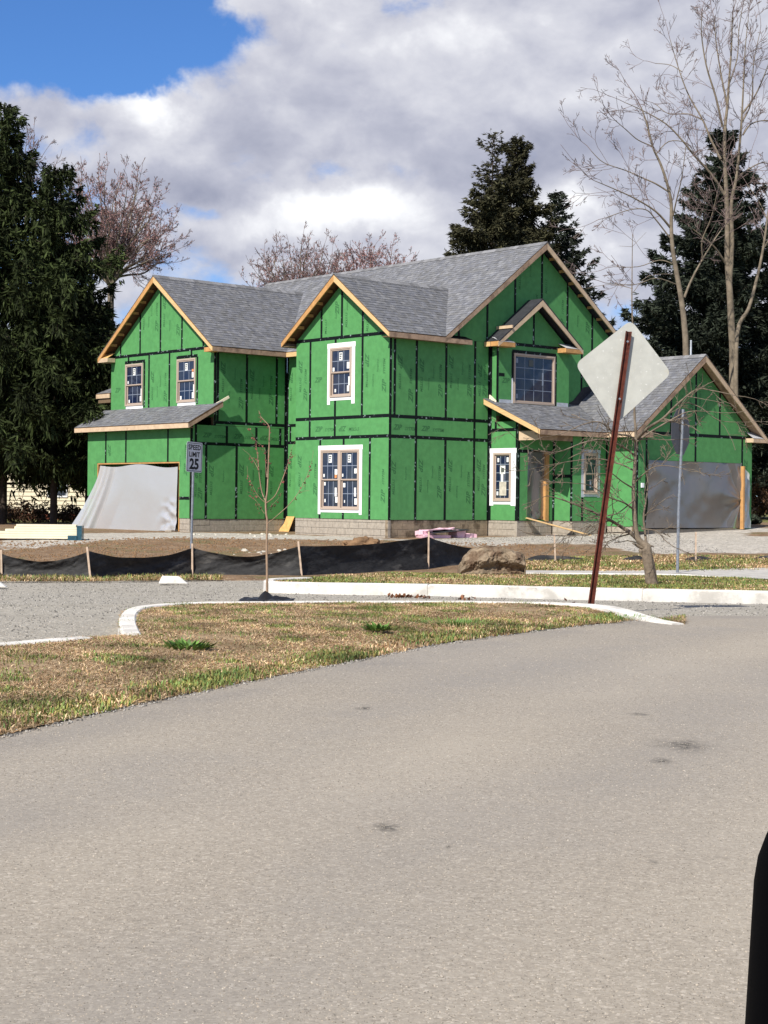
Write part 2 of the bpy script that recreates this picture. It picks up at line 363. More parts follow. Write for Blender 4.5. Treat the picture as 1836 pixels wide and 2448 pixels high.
def ground_mat(name, kind):
    m = bpy.data.materials.new(name); m.use_nodes = True; t = m.node_tree; t.nodes.clear(); N = NT(t)
    o = N.n('ShaderNodeOutputMaterial'); p = N.n('ShaderNodeBsdfPrincipled'); t.links.new(p.outputs[0], o.inputs[0])
    tcn = N.n('ShaderNodeTexCoord'); P = tcn.outputs['Object']
    def nz(s, d=6.0, r=0.6): return N.n('ShaderNodeTexNoise', ins={'Vector': P, 'Scale': s, 'Detail': d, 'Roughness': r}).outputs[0]
    def vor(s): return N.n('ShaderNodeTexVoronoi', ins={'Vector': P, 'Scale': s})
    def gravel(tone, s=26.0):
        v = vor(s); sc = N.n('ShaderNodeSeparateColor', ins={0: v.outputs['Color']})
        g = N.ramp(sc.outputs[0], [(0.0, tuple(x * 0.66 for x in tone)), (0.4, tone), (0.85, tuple(x * 1.15 for x in tone)), (1.0, tuple(min(0.8, x * 1.6) for x in tone))])
        g = N.mix(N.maprange(nz(1.2), 0.4, 0.65, 0, 0.35), g, (tone[0] * 0.8, tone[1] * 0.78, tone[2] * 0.74, 1))
        return g, v.outputs['Distance']
    hgt = None
    if kind == 'road':
        c = N.ramp(nz(0.5, 5.0), [(0.3, (0.274, 0.238, 0.189)), (0.7, (0.333, 0.293, 0.236))])
        v = vor(105.0); sv = N.n('ShaderNodeSeparateColor', ins={0: v.outputs['Color']})
        c = N.mix(0.42, c, N.ramp(sv.outputs[0], [(0.0, (0.100, 0.085, 0.065)), (0.18, (0.236, 0.206, 0.163)), (0.55, (0.313, 0.275, 0.219)), (0.86, (0.384, 0.342, 0.277)), (1.0, (0.708, 0.637, 0.531))]))
        c = N.mix(0.22, c, N.ramp(nz(38.0, 3.0, 0.7), [(0.34, (0.165, 0.142, 0.112)), (0.5, (0.307, 0.271, 0.218)), (0.66, (0.472, 0.425, 0.354))]))
        c = N.mix(N.maprange(nz(0.22, 4.0), 0.52, 0.68, 0, 0.35), c, (0.355, 0.312, 0.245, 1))
        # greyer polished tracks
        c = N.mix(N.maprange(nz(0.14, 3.0), 0.42, 0.62, 0, 0.4), c, (0.265, 0.243, 0.214, 1))
        va = N.n('ShaderNodeVertexColor', layer_name='col'); ed = N.n('ShaderNodeSeparateColor', ins={0: va.outputs[0]}).outputs[0]
        edw = N.m('ADD', N.m('MULTIPLY', ed, 20.0), N.m('MULTIPLY', N.m('SUBTRACT', nz(0.35, 4.0), 0.5), 0.9))      # metres from the verge, wandering
        for (d0, wd_, am, cc_) in ((0.22, 0.30, 0.5, (0.205, 0.19, 0.172)), (1.3, 0.45, 0.45, (0.235, 0.218, 0.195)), (2.15, 0.35, 0.30, (0.40, 0.355, 0.285)), (3.1, 0.45, 0.45, (0.23, 0.213, 0.19)), (4.3, 0.6, 0.35, (0.40, 0.353, 0.28)), (5.6, 0.6, 0.35, (0.24, 0.22, 0.195))):
            g_ = N.m('EXPONENT', N.m('MULTIPLY', N.m('POWER', N.m('ABSOLUTE', N.m('DIVIDE', N.m('SUBTRACT', edw, d0), wd_)), 2.0), -1.0))
            c = N.mix(N.m('MULTIPLY', N.m('MULTIPLY', g_, N.maprange(nz(0.9, 5.0), 0.35, 0.62, 0.25, 1.0)), am), c, (*cc_, 1))
        sepp = N.n('ShaderNodeSeparateXYZ', ins={0: P})
        wob = N.n('ShaderNodeTexNoise', ins={'Vector': P, 'Scale': 7.0, 'Detail': 4.0}); ws = N.n('ShaderNodeSeparateColor', ins={0: wob.outputs['Color']})
        for (vx, vy, rx, ry) in ((830, 1790, 0.046, 0.034), (970, 1830, 0.010, 0.010), (1470, 1610, 0.12, 0.06), (1425, 1643, 0.045, 0.022), (1410, 1862, 0.012, 0.012), (790, 1530, 0.04, 0.02), (1380, 1543, 0.05, 0.02)):
            g0 = G(vx, vy)
            q = N.m('ADD', N.m('POWER', N.m('ABSOLUTE', N.m('DIVIDE', N.m('ADD', N.m('SUBTRACT', sepp.outputs[0], g0.x), N.m('MULTIPLY', N.m('SUBTRACT', ws.outputs[0], 0.5), rx * 2.2)), rx)), 2.0),
                    N.m('POWER', N.m('ABSOLUTE', N.m('DIVIDE', N.m('ADD', N.m('SUBTRACT', sepp.outputs[1], g0.y), N.m('MULTIPLY', N.m('SUBTRACT', ws.outputs[1], 0.5), ry * 6)), ry * 3.0)), 2.0))
            c = N.mix(N.m('MULTIPLY', N.m('EXPONENT', N.m('MULTIPLY', q, -1.2)), N.m('MULTIPLY', N.maprange(nz(30.0), 0.4, 0.55, 0.35, 1.0), 0.95)), c, (0.065, 0.06, 0.052, 1))
        hgt = N.m('ADD', sv.outputs[1], nz(50.0, 2.0)); strength, dist, rough = 0.35, 0.006, 0.9
    elif kind == 'gravel':
        c, hgt = gravel((0.325, 0.30, 0.25)); strength, dist, rough = 0.7, 0.02, 0.95
        c = N.mix(N.maprange(nz(0.25, 4), 0.45, 0.6, 0, 0.3), c, (0.30, 0.28, 0.24, 1))
    elif kind == 'verge':
        c = N.ramp(nz(7.0), [(0.3, (0.19, 0.12, 0.065)), (0.5, (0.32, 0.225, 0.13)), (0.7, (0.42, 0.32, 0.19))])
        c = N.mix(N.maprange(nz(0.9, 4), 0.5, 0.62, 0, 0.6), c, (0.09, 0.11, 0.03, 1)); hgt = nz(25.0); strength, dist, rough = 0.8, 0.05, 0.95
    elif kind == 'lawn':
        c = N.ramp(nz(2.0), [(0.3, (0.10, 0.10, 0.03)), (0.6, (0.17, 0.16, 0.055)), (0.75, (0.24, 0.19, 0.09))]); hgt = nz(20.0); strength, dist, rough = 0.6, 0.05, 0.95
    else:                                       # yard: bare earth with spread stone where the attribute says so
        d = N.ramp(nz(3.0), [(0.25, (0.11, 0.067, 0.038)), (0.5, (0.20, 0.13, 0.076)), (0.75, (0.30, 0.21, 0.13))])
        d = N.mix(N.maprange(nz(0.7, 5), 0.53, 0.62, 0, 0.7), d, (0.14, 0.12, 0.05, 1))
        d = N.mix(N.maprange(nz(14.0, 3), 0.62, 0.68, 0, 0.8), d, (0.42, 0.36, 0.28, 1))
        g, gd = gravel((0.42, 0.385, 0.33), 14.0)
        a = N.n('ShaderNodeVertexColor', layer_name='col'); sa = N.n('ShaderNodeSeparateColor', ins={0: a.outputs[0]})
        f = N.maprange(N.m('ADD', sa.outputs[0], N.m('MULTIPLY', N.m('SUBTRACT', nz(1.6, 6), 0.5), 1.0)), 0.35, 0.6, 0, 1)
        c = N.mix(f, d, g)
        gr = N.ramp(nz(5.0), [(0.3, (0.13, 0.10, 0.035)), (0.55, (0.21, 0.17, 0.06)), (0.8, (0.31, 0.24, 0.12))])
        f2 = N.maprange(N.m('ADD', sa.outputs[1], N.m('MULTIPLY', N.m('SUBTRACT', nz(1.3, 6), 0.5), 0.9)), 0.35, 0.65, 0, 1)
        c = N.mix(f2, c, gr)
        hgt = N.m('ADD', nz(9.0), N.m('MULTIPLY', gd, 0.5)); strength, dist, rough = 0.8, 0.06, 0.95
    t.links.new(c, p.inputs['Base Color']); p.inputs['Roughness'].default_value = rough; p.inputs['Specular IOR Level'].default_value = 0.2
    bp = N.n('ShaderNodeBump', ins={'Height': hgt, 'Strength': strength, 'Distance': dist}); t.links.new(bp.outputs[0], p.inputs['Normal'])
    return m
M_road = ground_mat('worn_asphalt', 'road'); M_gravel = ground_mat('grey_gravel', 'gravel'); M_verge = ground_mat('dry_verge', 'verge')
M_lawn = ground_mat('lawn', 'lawn'); M_yard = ground_mat('bare_yard', 'yard')
# ================================================================== THE HOUSE
HO = (0.11330911, 47.5, -0.56478498)          # near corner of the front wing, top of the foundation
house = empty('green_house', HO, -YAW, label='two-storey house under construction in green sheathing with black taped seams and grey shingle roofs', cat='house')
HM = Matrix.Translation(HO) @ Matrix.Rotation(-YAW, 4, 'Z')
def HW(x, y, z): return HM @ Vector((x, y, z))

class Pl:
    """a wall plane of the house: 'A' faces -y at y = k (u is x), 'B' faces +x at x = k (u is y)"""
    def __init__(s, kind, k): s.kind, s.k = kind, k
    def P(s, u, v, d=0.0):
        return Vector((u, s.k - d, v)) if s.kind == 'A' else Vector((s.k + d, u, v))
    def N(s): return Vector((0, -1, 0)) if s.kind == 'A' else Vector((1, 0, 0))
    def box(s, mb, u0, v0, u1, v1, d0, d1, col=None):
        a, b = s.P(u0, v0, d0), s.P(u1, v1, d1)
        mb.box(min(a.x, b.x), min(a.y, b.y), min(a.z, b.z), max(a.x, b.x), max(a.y, b.y), max(a.z, b.z), col)
def clip_half(poly, nx, ny, c):
    """keep the part of a 2D polygon with nx*x + ny*y <= c"""
    outp = []
    for i in range(len(poly)):
        p, q = poly[i], poly[(i + 1) % len(poly)]
        dp, dq = nx * p[0] + ny * p[1] - c, nx * q[0] + ny * q[1] - c
        if dp <= 1e-9: outp.append(p)
        if (dp < -1e-9 and dq > 1e-9) or (dp > 1e-9 and dq < -1e-9):
            t = dp / (dp - dq); outp.append((p[0] + (q[0] - p[0]) * t, p[1] + (q[1] - p[1]) * t))
    return outp
def clip_rect(poly, r):
    for a in ((-1, 0, -r[0]), (1, 0, r[2]), (0, -1, -r[1]), (0, 1, r[3])):
        if len(poly) < 3: return []
        poly = clip_half(poly, *a)
    return poly if len(poly) > 2 else []
def area2(p): return abs(sum(p[i][0] * p[(i + 1) % len(p)][1] - p[(i + 1) % len(p)][0] * p[i][1] for i in range(len(p)))) / 2
def minus(polys, r):
    outp = []
    for p in polys:
        inside = clip_rect(p, r)
        if not inside or area2(inside) < 1e-4: outp.append(p); continue
        for q in (clip_half(p, 1, 0, r[0]), clip_half(p, -1, 0, -r[2])):
            if len(q) > 2 and area2(q) > 2e-3: outp.append(q)
        mid = clip_half(clip_half(p, -1, 0, -r[0]), 1, 0, r[2])
        if len(mid) > 2:
            for q in (clip_half(mid, 0, 1, r[1]), clip_half(mid, 0, -1, -r[3])):
                if len(q) > 2 and area2(q) > 2e-3: outp.append(q)
    return outp
def wall(pl, outline, rows, holes=(), prints=True, tape_end=(False, False), extra_v=(), seed=0):
    """core of studs + one panel object for every sheet + tape strips.  rows: (v0, v1, [seams])"""
    R = random.Random(seed + int(pl.k * 10))
    us = [p[0] for p in outline]; vs_ = [p[1] for p in outline]
    core = MB(); u0, u1, v0, v1 = min(us), max(us), min(vs_), max(vs_)
    cells = minus([outline], holes[0]) if holes else [outline]
    for hh in holes[1:]: cells = minus(cells, hh)
    for c in cells: core.prism([pl.P(u, v, -0.012) for u, v in c], -pl.N() * 0.13)
    w = core.build('wall', M_core, house)
    for (a, b, seams) in rows:
        ss = [u0] + list(seams) + [u1]
        for i in range(len(ss) - 1):
            g = 0.003
            r = (ss[i] + (g if i else 0), a + g, ss[i + 1] - (g if i < len(ss) - 2 else 0), b - g)
            polys = clip_rect(outline, r)
            if not polys or area2(polys) < 0.02: continue
            polys = [polys]
            for hh in holes: polys = minus(polys, hh)
            if not polys: continue
            mb = MB(); dz = R.uniform(0, 0.0012)
            for q in polys: mb.prism([pl.P(u, v, -0.0118) for u, v in q], pl.N() * (0.0118 + dz))
            mb.build('sheathing_panel', M_panel, w)
            if prints and ss[i + 1] - ss[i] > 0.45 and b - a > 0.5:
                panel_print(pl, w, ss[i], ss[i + 1], a, b, outline, holes, R)
    def tape(ua, va, ub, vb, d):
        if ub - ua > vb - va:
            t = 0.05; r = (ua, va - t, ub, va + t)
        else:
            t = 0.045; r = (ua - t, va, ua + t, vb)
        polys = clip_rect(outline, r)
        if not polys: return
        polys = [polys]
        for hh in holes: polys = minus(polys, hh)
        if not polys: return
        mb = MB()
        for q in polys: mb.prism([pl.P(u, v, 0.0013) for u, v in q], pl.N() * (d - 0.0013))
        mb.build('seam_tape', M_tape, w)
    for i, (a, b, seams) in enumerate(rows):
        if i < len(rows) - 1: tape(u0, b, u1, b, 0.0030)
        for s_ in seams: tape(s_, a, s_, b, 0.0045)
    for (ua, va, ub, vb) in extra_v: tape(ua, va, ub, vb, 0.0058)
    if tape_end[0]: tape(u0 + 0.045, v0, u0 + 0.045, v1, 0.0052)
    if tape_end[1]: tape(u1 - 0.045, v0, u1 - 0.045, v1, 0.0052)
    return w

# ---- printed words on the sheets (flat ink)
def text_mesh(body, size, shear=0.0, bold=0.0, spacing=1.0):
    cu = bpy.data.curves.new('lettering', 'FONT'); cu.body = body; cu.size = size; cu.shear = shear; cu.offset = bold
    cu.align_x = 'CENTER'; cu.align_y = 'CENTER'; cu.resolution_u = 2; cu.space_character = spacing
    o = bpy.data.objects.new('lettering', cu); COL.objects.link(o)
    bpy.context.view_layer.update()
    me = bpy.data.meshes.new_from_object(o.evaluated_get(bpy.context.evaluated_depsgraph_get()))
    bpy.data.objects.remove(o); bpy.data.curves.remove(cu); return me
ZIP1 = text_mesh('ZIP', 0.34, 0.35, 0.012, 1.05); ZIP2 = text_mesh('SYSTEM', 0.17, 0.3, 0.004); ZIP3 = text_mesh('sheathing', 0.10, 0.0, 0.001)
for m_ in (ZIP1, ZIP2, ZIP3): m_.materials.clear(); m_.materials.append(M_print)
def put_text(me, name, pl, parent, u, v, rot, d, sc=1.0):
    o = bpy.data.objects.new(name, me)
    if pl.kind == 'A': base = Matrix(((1, 0, 0), (0, 0, -1), (0, 1, 0)))
    else: base = Matrix(((0, 0, 1), (1, 0, 0), (0, 1, 0)))
    M = Matrix.Translation(pl.P(u, v, d)) @ base.to_4x4() @ Matrix.Rotation(rot, 4, 'Z') @ Matrix.Scale(sc, 4)
    link(o, parent); o.matrix_local = M; return o
def panel_print(pl, w, ua, ub, a, b, outline, holes, R):
    def free(u, v, hu, hv):
        r = (u - hu, v - hv, u + hu, v + hv)
        c = clip_rect(outline, r)
        if not c or area2(c) < 4 * hu * hv * 0.995: return False
        return not any(r[0] < hh[2] and r[2] > hh[0] and r[1] < hh[3] and r[3] > hh[1] for hh in holes)
    wide = (ub - ua) > (b - a)
    if wide or b - a < 0.9:
        if ub - ua < 0.9: return
        u, v = ua + 0.33 + R.uniform(0, 0.1), (a + b) / 2 - 0.03; flip = R.random() < 0.25
        if free(u, v, 0.28, 0.12): put_text(ZIP1, 'panel_print', pl, w, u, v, math.pi if flip else 0, 0.0018, 0.62)
        if free(u + 0.55, v, 0.25, 0.1): put_text(ZIP2, 'panel_print', pl, w, u + 0.53, v - 0.03, math.pi if flip else 0, 0.0018, 0.8)
        return
    for (u, sgn, v) in ((ub - 0.22, 1, a + 0.75 + R.uniform(-0.15, 0.15)), (ua + 0.2, -1, b - 0.75 + R.uniform(-0.15, 0.15))):
        if R.random() < 0.12: continue
        rot = math.pi / 2 * sgn
        if free(u, v, 0.15, 0.35): put_text(ZIP1, 'panel_print', pl, w, u, v - sgn * 0.30 * 0, rot, 0.0018, 0.72)
        if free(u, v + sgn * 0.62, 0.1, 0.32): put_text(ZIP2, 'panel_print', pl, w, u, v + sgn * 0.58, rot, 0.0018, 0.78)
        if ub - ua > 0.9 and free(u - sgn * 0.55, v + sgn * 0.2, 0.08, 0.3): put_text(ZIP3, 'panel_print', pl, w, u - sgn * 0.5, v + sgn * 0.2, rot, 0.0018)

# ---- windows
def window(pl, u0, v0, u1, v1, sashes='double', trim=None, cols=3, rows=2, stick=0, d=0.0, deep=0.06):
    fw = 0.055
    mb = MB()
    def ring(mbx, a, b, c, e, wd, d0, d1):
        pl.box(mbx, a, b, c, b + wd, d0, d1); pl.box(mbx, a, e - wd, c, e, d0, d1)
        pl.box(mbx, a, b + wd, a + wd, e - wd, d0, d1); pl.box(mbx, c - wd, b + wd, c, e - wd, d0, d1)
    ring(mb, u0, v0, u1, v1, fw, -deep, 0.035)
    w = mb.build('window', M_frame, house)
    iu0, iu1, iv0, iv1 = u0 + fw, u1 - fw, v0 + fw, v1 - fw
    R = random.Random(int(u0 * 100) + stick)
    def sash(a, b, c, e, dd, nm='sash', nc=cols, nr=rows):
        s_ = MB(); ring(s_, a, b, c, e, 0.038, dd - 0.03, dd); s_.build(nm, M_frame, w)
        g = MB(); pl.box(g, a + 0.038, b + 0.038, c - 0.038, e - 0.038, dd - 0.022, dd - 0.016); g.build('pane', M_glass, w)
        gr = MB()
        for i in range(1, nc):
            x = a + 0.038 + (c - a - 0.076) * i / nc; pl.box(gr, x - 0.009, b + 0.038, x + 0.009, e - 0.038, dd - 0.0158, dd - 0.012)
        for i in range(1, nr):
            y = b + 0.038 + (e - b - 0.076) * i / nr; pl.box(gr, a + 0.038, y - 0.009, c - 0.038, y + 0.009, dd - 0.0156, dd - 0.0115)
        gr.build('muntin_grid', M_grid, w)
        return a + 0.038, b + 0.038, c - 0.038, e - 0.038, dd - 0.010
    def sticker(a, b, c, e, dd, m_=M_sticker):
        if m_ is M_sticker and e - b < 0.23:
            if R.random() < 0.12: return
            jx, jy, k = R.uniform(-.02, .02), R.uniform(-.03, .03), R.uniform(-.02, .012); a, b, c, e = a + jx - k / 2, b + jy - k / 2, c + jx + k / 2, e + jy + k / 2
        s_ = MB(); pl.box(s_, a, b, c, e, dd, dd + 0.002); return s_.build('sticker', m_, w)
    def rating(g, big=True):
        a, b, c, e, dd = g; cx = (a + c) / 2; top = e - 0.06
        sticker(cx - 0.075, top - 0.24, cx + 0.075, top, dd)
        for q in range(3): sticker(cx - 0.05, top - 0.07 - q * 0.065, cx + 0.05 - 0.02 * q, top - 0.03 - q * 0.065, dd + 0.0025, M_stick_d)
    def w_trim():
        if trim:
            mt, tl, tr, tt, tb, ears = trim
            f = MB(); d0, d1 = 0.0062, 0.0085
            pl.box(f, u0 - tl - 0.01, v1 - 0.01, u1 + tr + 0.02, v1 + tt, d0, d1 + 0.002)
            pl.box(f, u0 - tl, v0 - ears, u0 + 0.004, v1 - 0.01, d0, d1); pl.box(f, u1 - 0.004, v0 - ears, u1 + tr, v1 - 0.01, d0, d1)
            pl.box(f, u0 + 0.004, v0 - tb, u1 - 0.004, v0 + 0.004, d0, d1 - 0.0005)
            f.build('flashing_tape', mt, w)
        return w
    if sashes == 'double':
        vm = (iv0 + iv1) / 2
        lo = sash(iu0 + 0.02, iv0, iu1 - 0.02, vm - 0.005, -0.012); up = sash(iu0, vm - 0.02, iu1, iv1, 0.02)
        if stick == 4: sticker(up[0] + .2, up[3] - .3, up[0] + .27, up[3] - .2, up[4], M_debris); sticker(lo[0] + .2, lo[1] + .1, lo[0] + .26, lo[3] - .15, lo[4], M_grid); return w_trim()
        rating(up)
        a, b, c, e, dd = up; sticker(a + 0.03, b + 0.03, a + 0.11, b + 0.14, dd); sticker(c - 0.13, b + 0.06, c - 0.02, b + 0.25, dd)
        if stick % 2: sticker(c - 0.12, b + 0.26, c - 0.03, b + 0.34, dd, M_stick_o)
        a, b, c, e, dd = lo; sticker(a + 0.05, b + 0.04, a + 0.13, b + 0.15, dd); sticker(c - 0.12, b + 0.03, c - 0.01, b + 0.22, dd); sticker(c - 0.07, b + 0.24, c - 0.01, e - 0.1, dd)
    elif sashes == 'twin':
        um = (u0 + u1) / 2; m2 = MB(); pl.box(m2, um - 0.05, iv0, um + 0.05, iv1, -deep, 0.033); m2.build('mullion', M_frame, w)
        for k, (p, q) in enumerate(((iu0, um - 0.052), (um + 0.052, iu1))):
            vm = (iv0 + iv1) / 2
            lo = sash(p + 0.02, iv0, q - 0.02, vm - 0.005, -0.012); up = sash(p, vm - 0.02, q, iv1, 0.02)
            rating(up)
            a, b, c, e, dd = up; sticker(a + 0.04, b + 0.08, a + 0.10, b + 0.17, dd); sticker(c - 0.15, b + 0.14, c - 0.03, b + 0.30, dd)
            if k == 0: sticker(c - 0.14, b + 0.03, c - 0.05, b + 0.13, dd, M_stick_o)
            a, b, c, e, dd = lo; sticker(a + 0.03, e - 0.17, a + 0.12, e - 0.05, dd); sticker(a + 0.06, b + 0.1, a + 0.12, b + 0.2, dd); sticker(c - 0.13, b + 0.08, c - 0.02, b + 0.26, dd); sticker(c - 0.15, b + 0.3, c - 0.06, e - 0.2, dd)
    else:
        g = sash(iu0, iv0, iu1, iv1, 0.0); a, b, c, e, dd = g
        if stick == 9:
            sticker(a + 0.02, e - 0.2, a + 0.11, e - 0.06, dd, M_grid); cx = a + (c - a) * 0.42
            sticker(cx - 0.1, e - 0.28, cx + 0.1, e - 0.08, dd, M_stick_d); sticker(a + 0.03, b + 0.06, a + 0.11, b + 0.2, dd, M_grid); sticker(a + 0.72 * (c - a), e - 0.85, a + 0.76 * (c - a), e - 0.45, dd, M_grid)
        else:
            sticker(a + 0.03, e - 0.22, a + 0.12, e - 0.08, dd); sticker(c - 0.12, e - 0.2, c - 0.02, e - 0.04, dd)
            cx = (a + c) / 2; sticker(cx - 0.11, e - 0.55, cx + 0.11, e - 0.30, dd); sticker(cx - 0.07, e - 0.5, cx + 0.07, e - 0.37, dd + 0.0025, M_stick_d)
            sticker(cx - 0.06, b + 0.5, cx + 0.03, b + 0.78, dd); sticker(cx - 0.13, b + 0.08, cx + 0.16, b + 0.5, dd, M_debris); sticker(a + 0.03, b + 0.1, a + 0.11, b + 0.22, dd)
    return w_trim()

EAVE = 5.45
# wing front (A, y = 0)
A0 = Pl('A', 0.0); wc = -2.165
win1 = (-2.68, 3.67, -1.68, 5.16); win2 = (-3.08, 0.28, -1.28, 2.085)
gable = lambda c, hw, z0, zt: [(c - hw, z0), (c + hw, z0), (c + hw, zt - 0.75 * hw), (c, zt), (c - hw, zt - 0.75 * hw)]
wall(A0, [(-4.33, 0), (0, 0), (0, 5.46), (-2.165, 7.08), (-4.33, 5.46)],
     [(0, 2.45, [-3.12, -2.02, -0.82]), (2.45, 3.045, [-3.64, -2.44]), (3.045, 5.46, [-3.64, -1.2]), (5.46, 7.2, [-3.12, -2.16, -1.2])],
     [win1, win2], extra_v=[(-2.44, 3.045, -2.44, 3.66), (-2.44, 5.16, -2.44, 5.46)], tape_end=(False, False), seed=1)
window(A0, *win1, 'double', trim=(M_flash, 0.13, 0.15, 0.14, 0.10, 0.22), cols=3, stick=0)
window(A0, *win2, 'twin', trim=(M_flash, 0.12, 0.12, 0.13, 0.09, 0.15), cols=3, stick=2)
# wing side and main gable (B, x = 0)
B0 = Pl('B', 0.0)
wall(B0, [(0, 0), (4.17, 0), (4.17, 5.46), (0, 5.46)],
     [(0, 2.445, [1.08, 2.29, 3.51]), (2.445, 3.035, [1.08, 3.51]), (3.035, 5.46, [0.21, 1.08, 2.29, 3.51])], tape_end=(True, True), seed=2)
wall(B0, [(4.17, 2.75), (10.43, 2.75), (10.43, 5.46), (4.17, 5.46)], [(2.75, 5.46, [8.4, 9.62])], seed=3)
wall(B0, [(2.13, 5.46), (10.53, 5.46), (6.33, 8.60)], [(5.46, 8.7, [2.8, 4.02, 5.24, 6.46, 7.68, 8.9])], seed=4)
# recess side (B, x = -7.62)
Br = Pl('B', -7.62)
wall(Br, [(-1.66, -0.09), (2.23, -0.09), (2.23, 2.93), (-1.66, 2.93)], [(-0.09, 2.335, [-1.04, 0.17, 1.4]), (2.335, 2.93, [-1.45, -0.23, 0.97, 1.97])], tape_end=(True, True), seed=5)
wall(Br, [(-0.76, 2.935), (2.23, 2.935), (2.23, 5.44), (-0.76, 5.44)], [(2.935, 3.035, []), (3.035, 5.44, [-0.61, 0.56, 1.8])], tape_end=(True, True), seed=6)
# strip of the main front between them (A, y = 2.23)
A2 = Pl('A', 2.23)
wall(A2, [(-7.6, -0.02), (-4.33, -0.02), (-4.33, 5.44), (-7.6, 5.44)], [(-0.02, 2.46, [-6.3]), (2.46, 3.035, [-7.4, -6.3]), (3.035, 5.44, [-6.3])], tape_end=(True, False), seed=7)
# left part: upper front (A, y = -0.78), garage front (A, y = -1.68)
A3 = Pl('A', -0.78)
w3 = (-12.79, 3.73, -11.70, 5.17); w4 = (-9.67, 3.73, -8.60, 5.17)
wall(A3, [(-13.72, 3.2), (-7.62, 3.2), (-7.62, 5.46), (-10.67, 7.75), (-13.72, 5.46)],
     [(3.2, 5.46, [-11.35, -10.13]), (5.46, 7.9, [-13.13, -11.91, -10.68, -9.42, -8.2])], [w3, w4],
     extra_v=[(-12.62, 5.22, -12.62, 5.46), (-8.86, 5.22, -8.86, 5.46), (-12.84, 5.235, -11.60, 5.235), (-9.72, 5.235, -8.52, 5.235), (-11.63, 3.66, -11.63, 5.2), (-8.52, 3.66, -8.52, 5.2)], seed=8)
for q, s_ in ((w3, 0), (w4, 1)):
    wd = window(A3, *q, 'double', cols=3, stick=s_)
    f = MB(); A3.box(f, q[0] + 0.04, q[1] - 0.11, q[2], q[1] - 0.002, 0.006, 0.012); f.build('flashing_tape', M_flash, wd)
A4 = Pl('A', -1.68)
wall(A4, [(-13.75, -0.55), (-7.62, -0.55), (-7.62, 2.86), (-13.75, 2.86)], [(-0.55, 0.57, [-10.5]), (0.57, 2.86, [-12.59, -11.34, -8.85])], [(-13.14, -1.0, -8.19, 1.75), (-8.2, -0.6, -7.6, -0.07)], seed=9)
gj = MB(); gj.box(-13.14, -1.668, -0.5, -13.09, -1.52, 1.70); gj.box(-13.14, -1.668, 1.70, -8.19, -1.52, 1.75); gj.box(-8.24, -1.668, -0.5, -8.19, -1.52, 1.70)
gj.build('door_opening_frame', M_lumber_o, house)
# far left wall of the left part and back walls (plain)
def plain(name, m, *boxes):
    mb = MB()
    for b_ in boxes: mb.box(*b_)
    return mb.build(name, m, house)
plain('side_wall', M_panel, (-13.75, -1.55, -0.55, -13.62, -0.66, 2.85), (-13.725, -0.65, -0.55, -13.60, 10.3, 5.40), (-13.6, 10.3, -0.55, -0.15, 10.43, 5.40), (-0.14, 4.32, 2.6, -0.13, 10.42, 2.70))
# upper bay with the big window (x 0 - 0.27)
Ad = Pl('A', 4.17); Bd = Pl('B', 0.27)
wall(Ad, [(0.002, 3.02), (0.27, 3.02), (0.27, 5.44), (0.002, 5.44)], [(3.02, 5.44, [])], prints=False, tape_end=(True, False), seed=10)
w5 = (4.93, 3.63, 6.80, 5.18)
wall(Bd, [(4.17, 3.2), (7.49, 3.2), (7.49, 5.46), (5.83, 6.705), (4.17, 5.46)], [(3.2, 5.46, []), (5.46, 6.9, [5.82])], [w5],
     extra_v=[(4.215, 3.4, 4.215, 5.4), (4.88, 3.55, 4.88, 5.22), (6.85, 3.55, 6.85, 5.22), (4.86, 5.235, 6.87, 5.235)], seed=11)
wd = window(Bd, *w5, 'single', cols=4, rows=4, stick=9)
f = MB(); Bd.box(f, 4.84, 3.55, 4.90, 4.4, 0.007, 0.01); f.build('flashing_tape', M_flash, wd)
f = MB(); Bd.box(f, 4.28, 4.43, 4.52, 4.53, 0.002, 0.006); f.build('tape_scrap', M_tape, house)
# entry bay (x 0 - 1.21)
w6 = (0.20, 0.585, 0.945, 2.06)
wall(Ad, [(0.002, 0), (1.21, 0), (1.21, 3.015), (0.002, 3.015)], [(0, 2.76, []), (2.76, 3.015, [0.27])], [w6], tape_end=(True, True), seed=12)
window(Ad, *w6, 'single', cols=3, rows=5, trim=(M_flash, 0.16, 0.2, 0.14, 0.10, 0.14), stick=3)
Be = Pl('B', 1.21)
wall(Be, [(4.17, 0), (5.74, 0), (5.74, 2.70), (4.17, 2.70)], [(0, 2.11, []), (2.11, 2.70, [])], [(4.61, 0.02, 5.56, 2.12)], tape_end=(True, False), prints=False, seed=13)
post = MB(); post.box(1.08, 5.40, -0.02, 1.235, 5.555, 2.12); post.build('door_post', M_lumber_o, house)
# step beside the door and the wall with the narrow window (x = 2.03)
Ap = Pl('A', 5.74); Bw = Pl('B', 2.03)
wall(Ap, [(1.21, 0), (2.03, 0), (2.03, 2.72), (1.21, 2.72)], [(0, 1.37, []), (1.37, 2.72, [])], prints=False, tape_end=(True, True), seed=14)
w7 = (6.25, 0.83, 6.88, 2.10)
wall(Bw, [(5.74, 0), (7.36, 0), (7.36, 2.66), (5.74, 2.66)], [(0, 2.66, [6.19])], [w7], prints=False, tape_end=(False, True), seed=15)
window(Bw, *w7, 'double', cols=1, rows=1, trim=(M_flash_g, 0.12, 0.12, 0.1, 0.08, 0.1), stick=4)
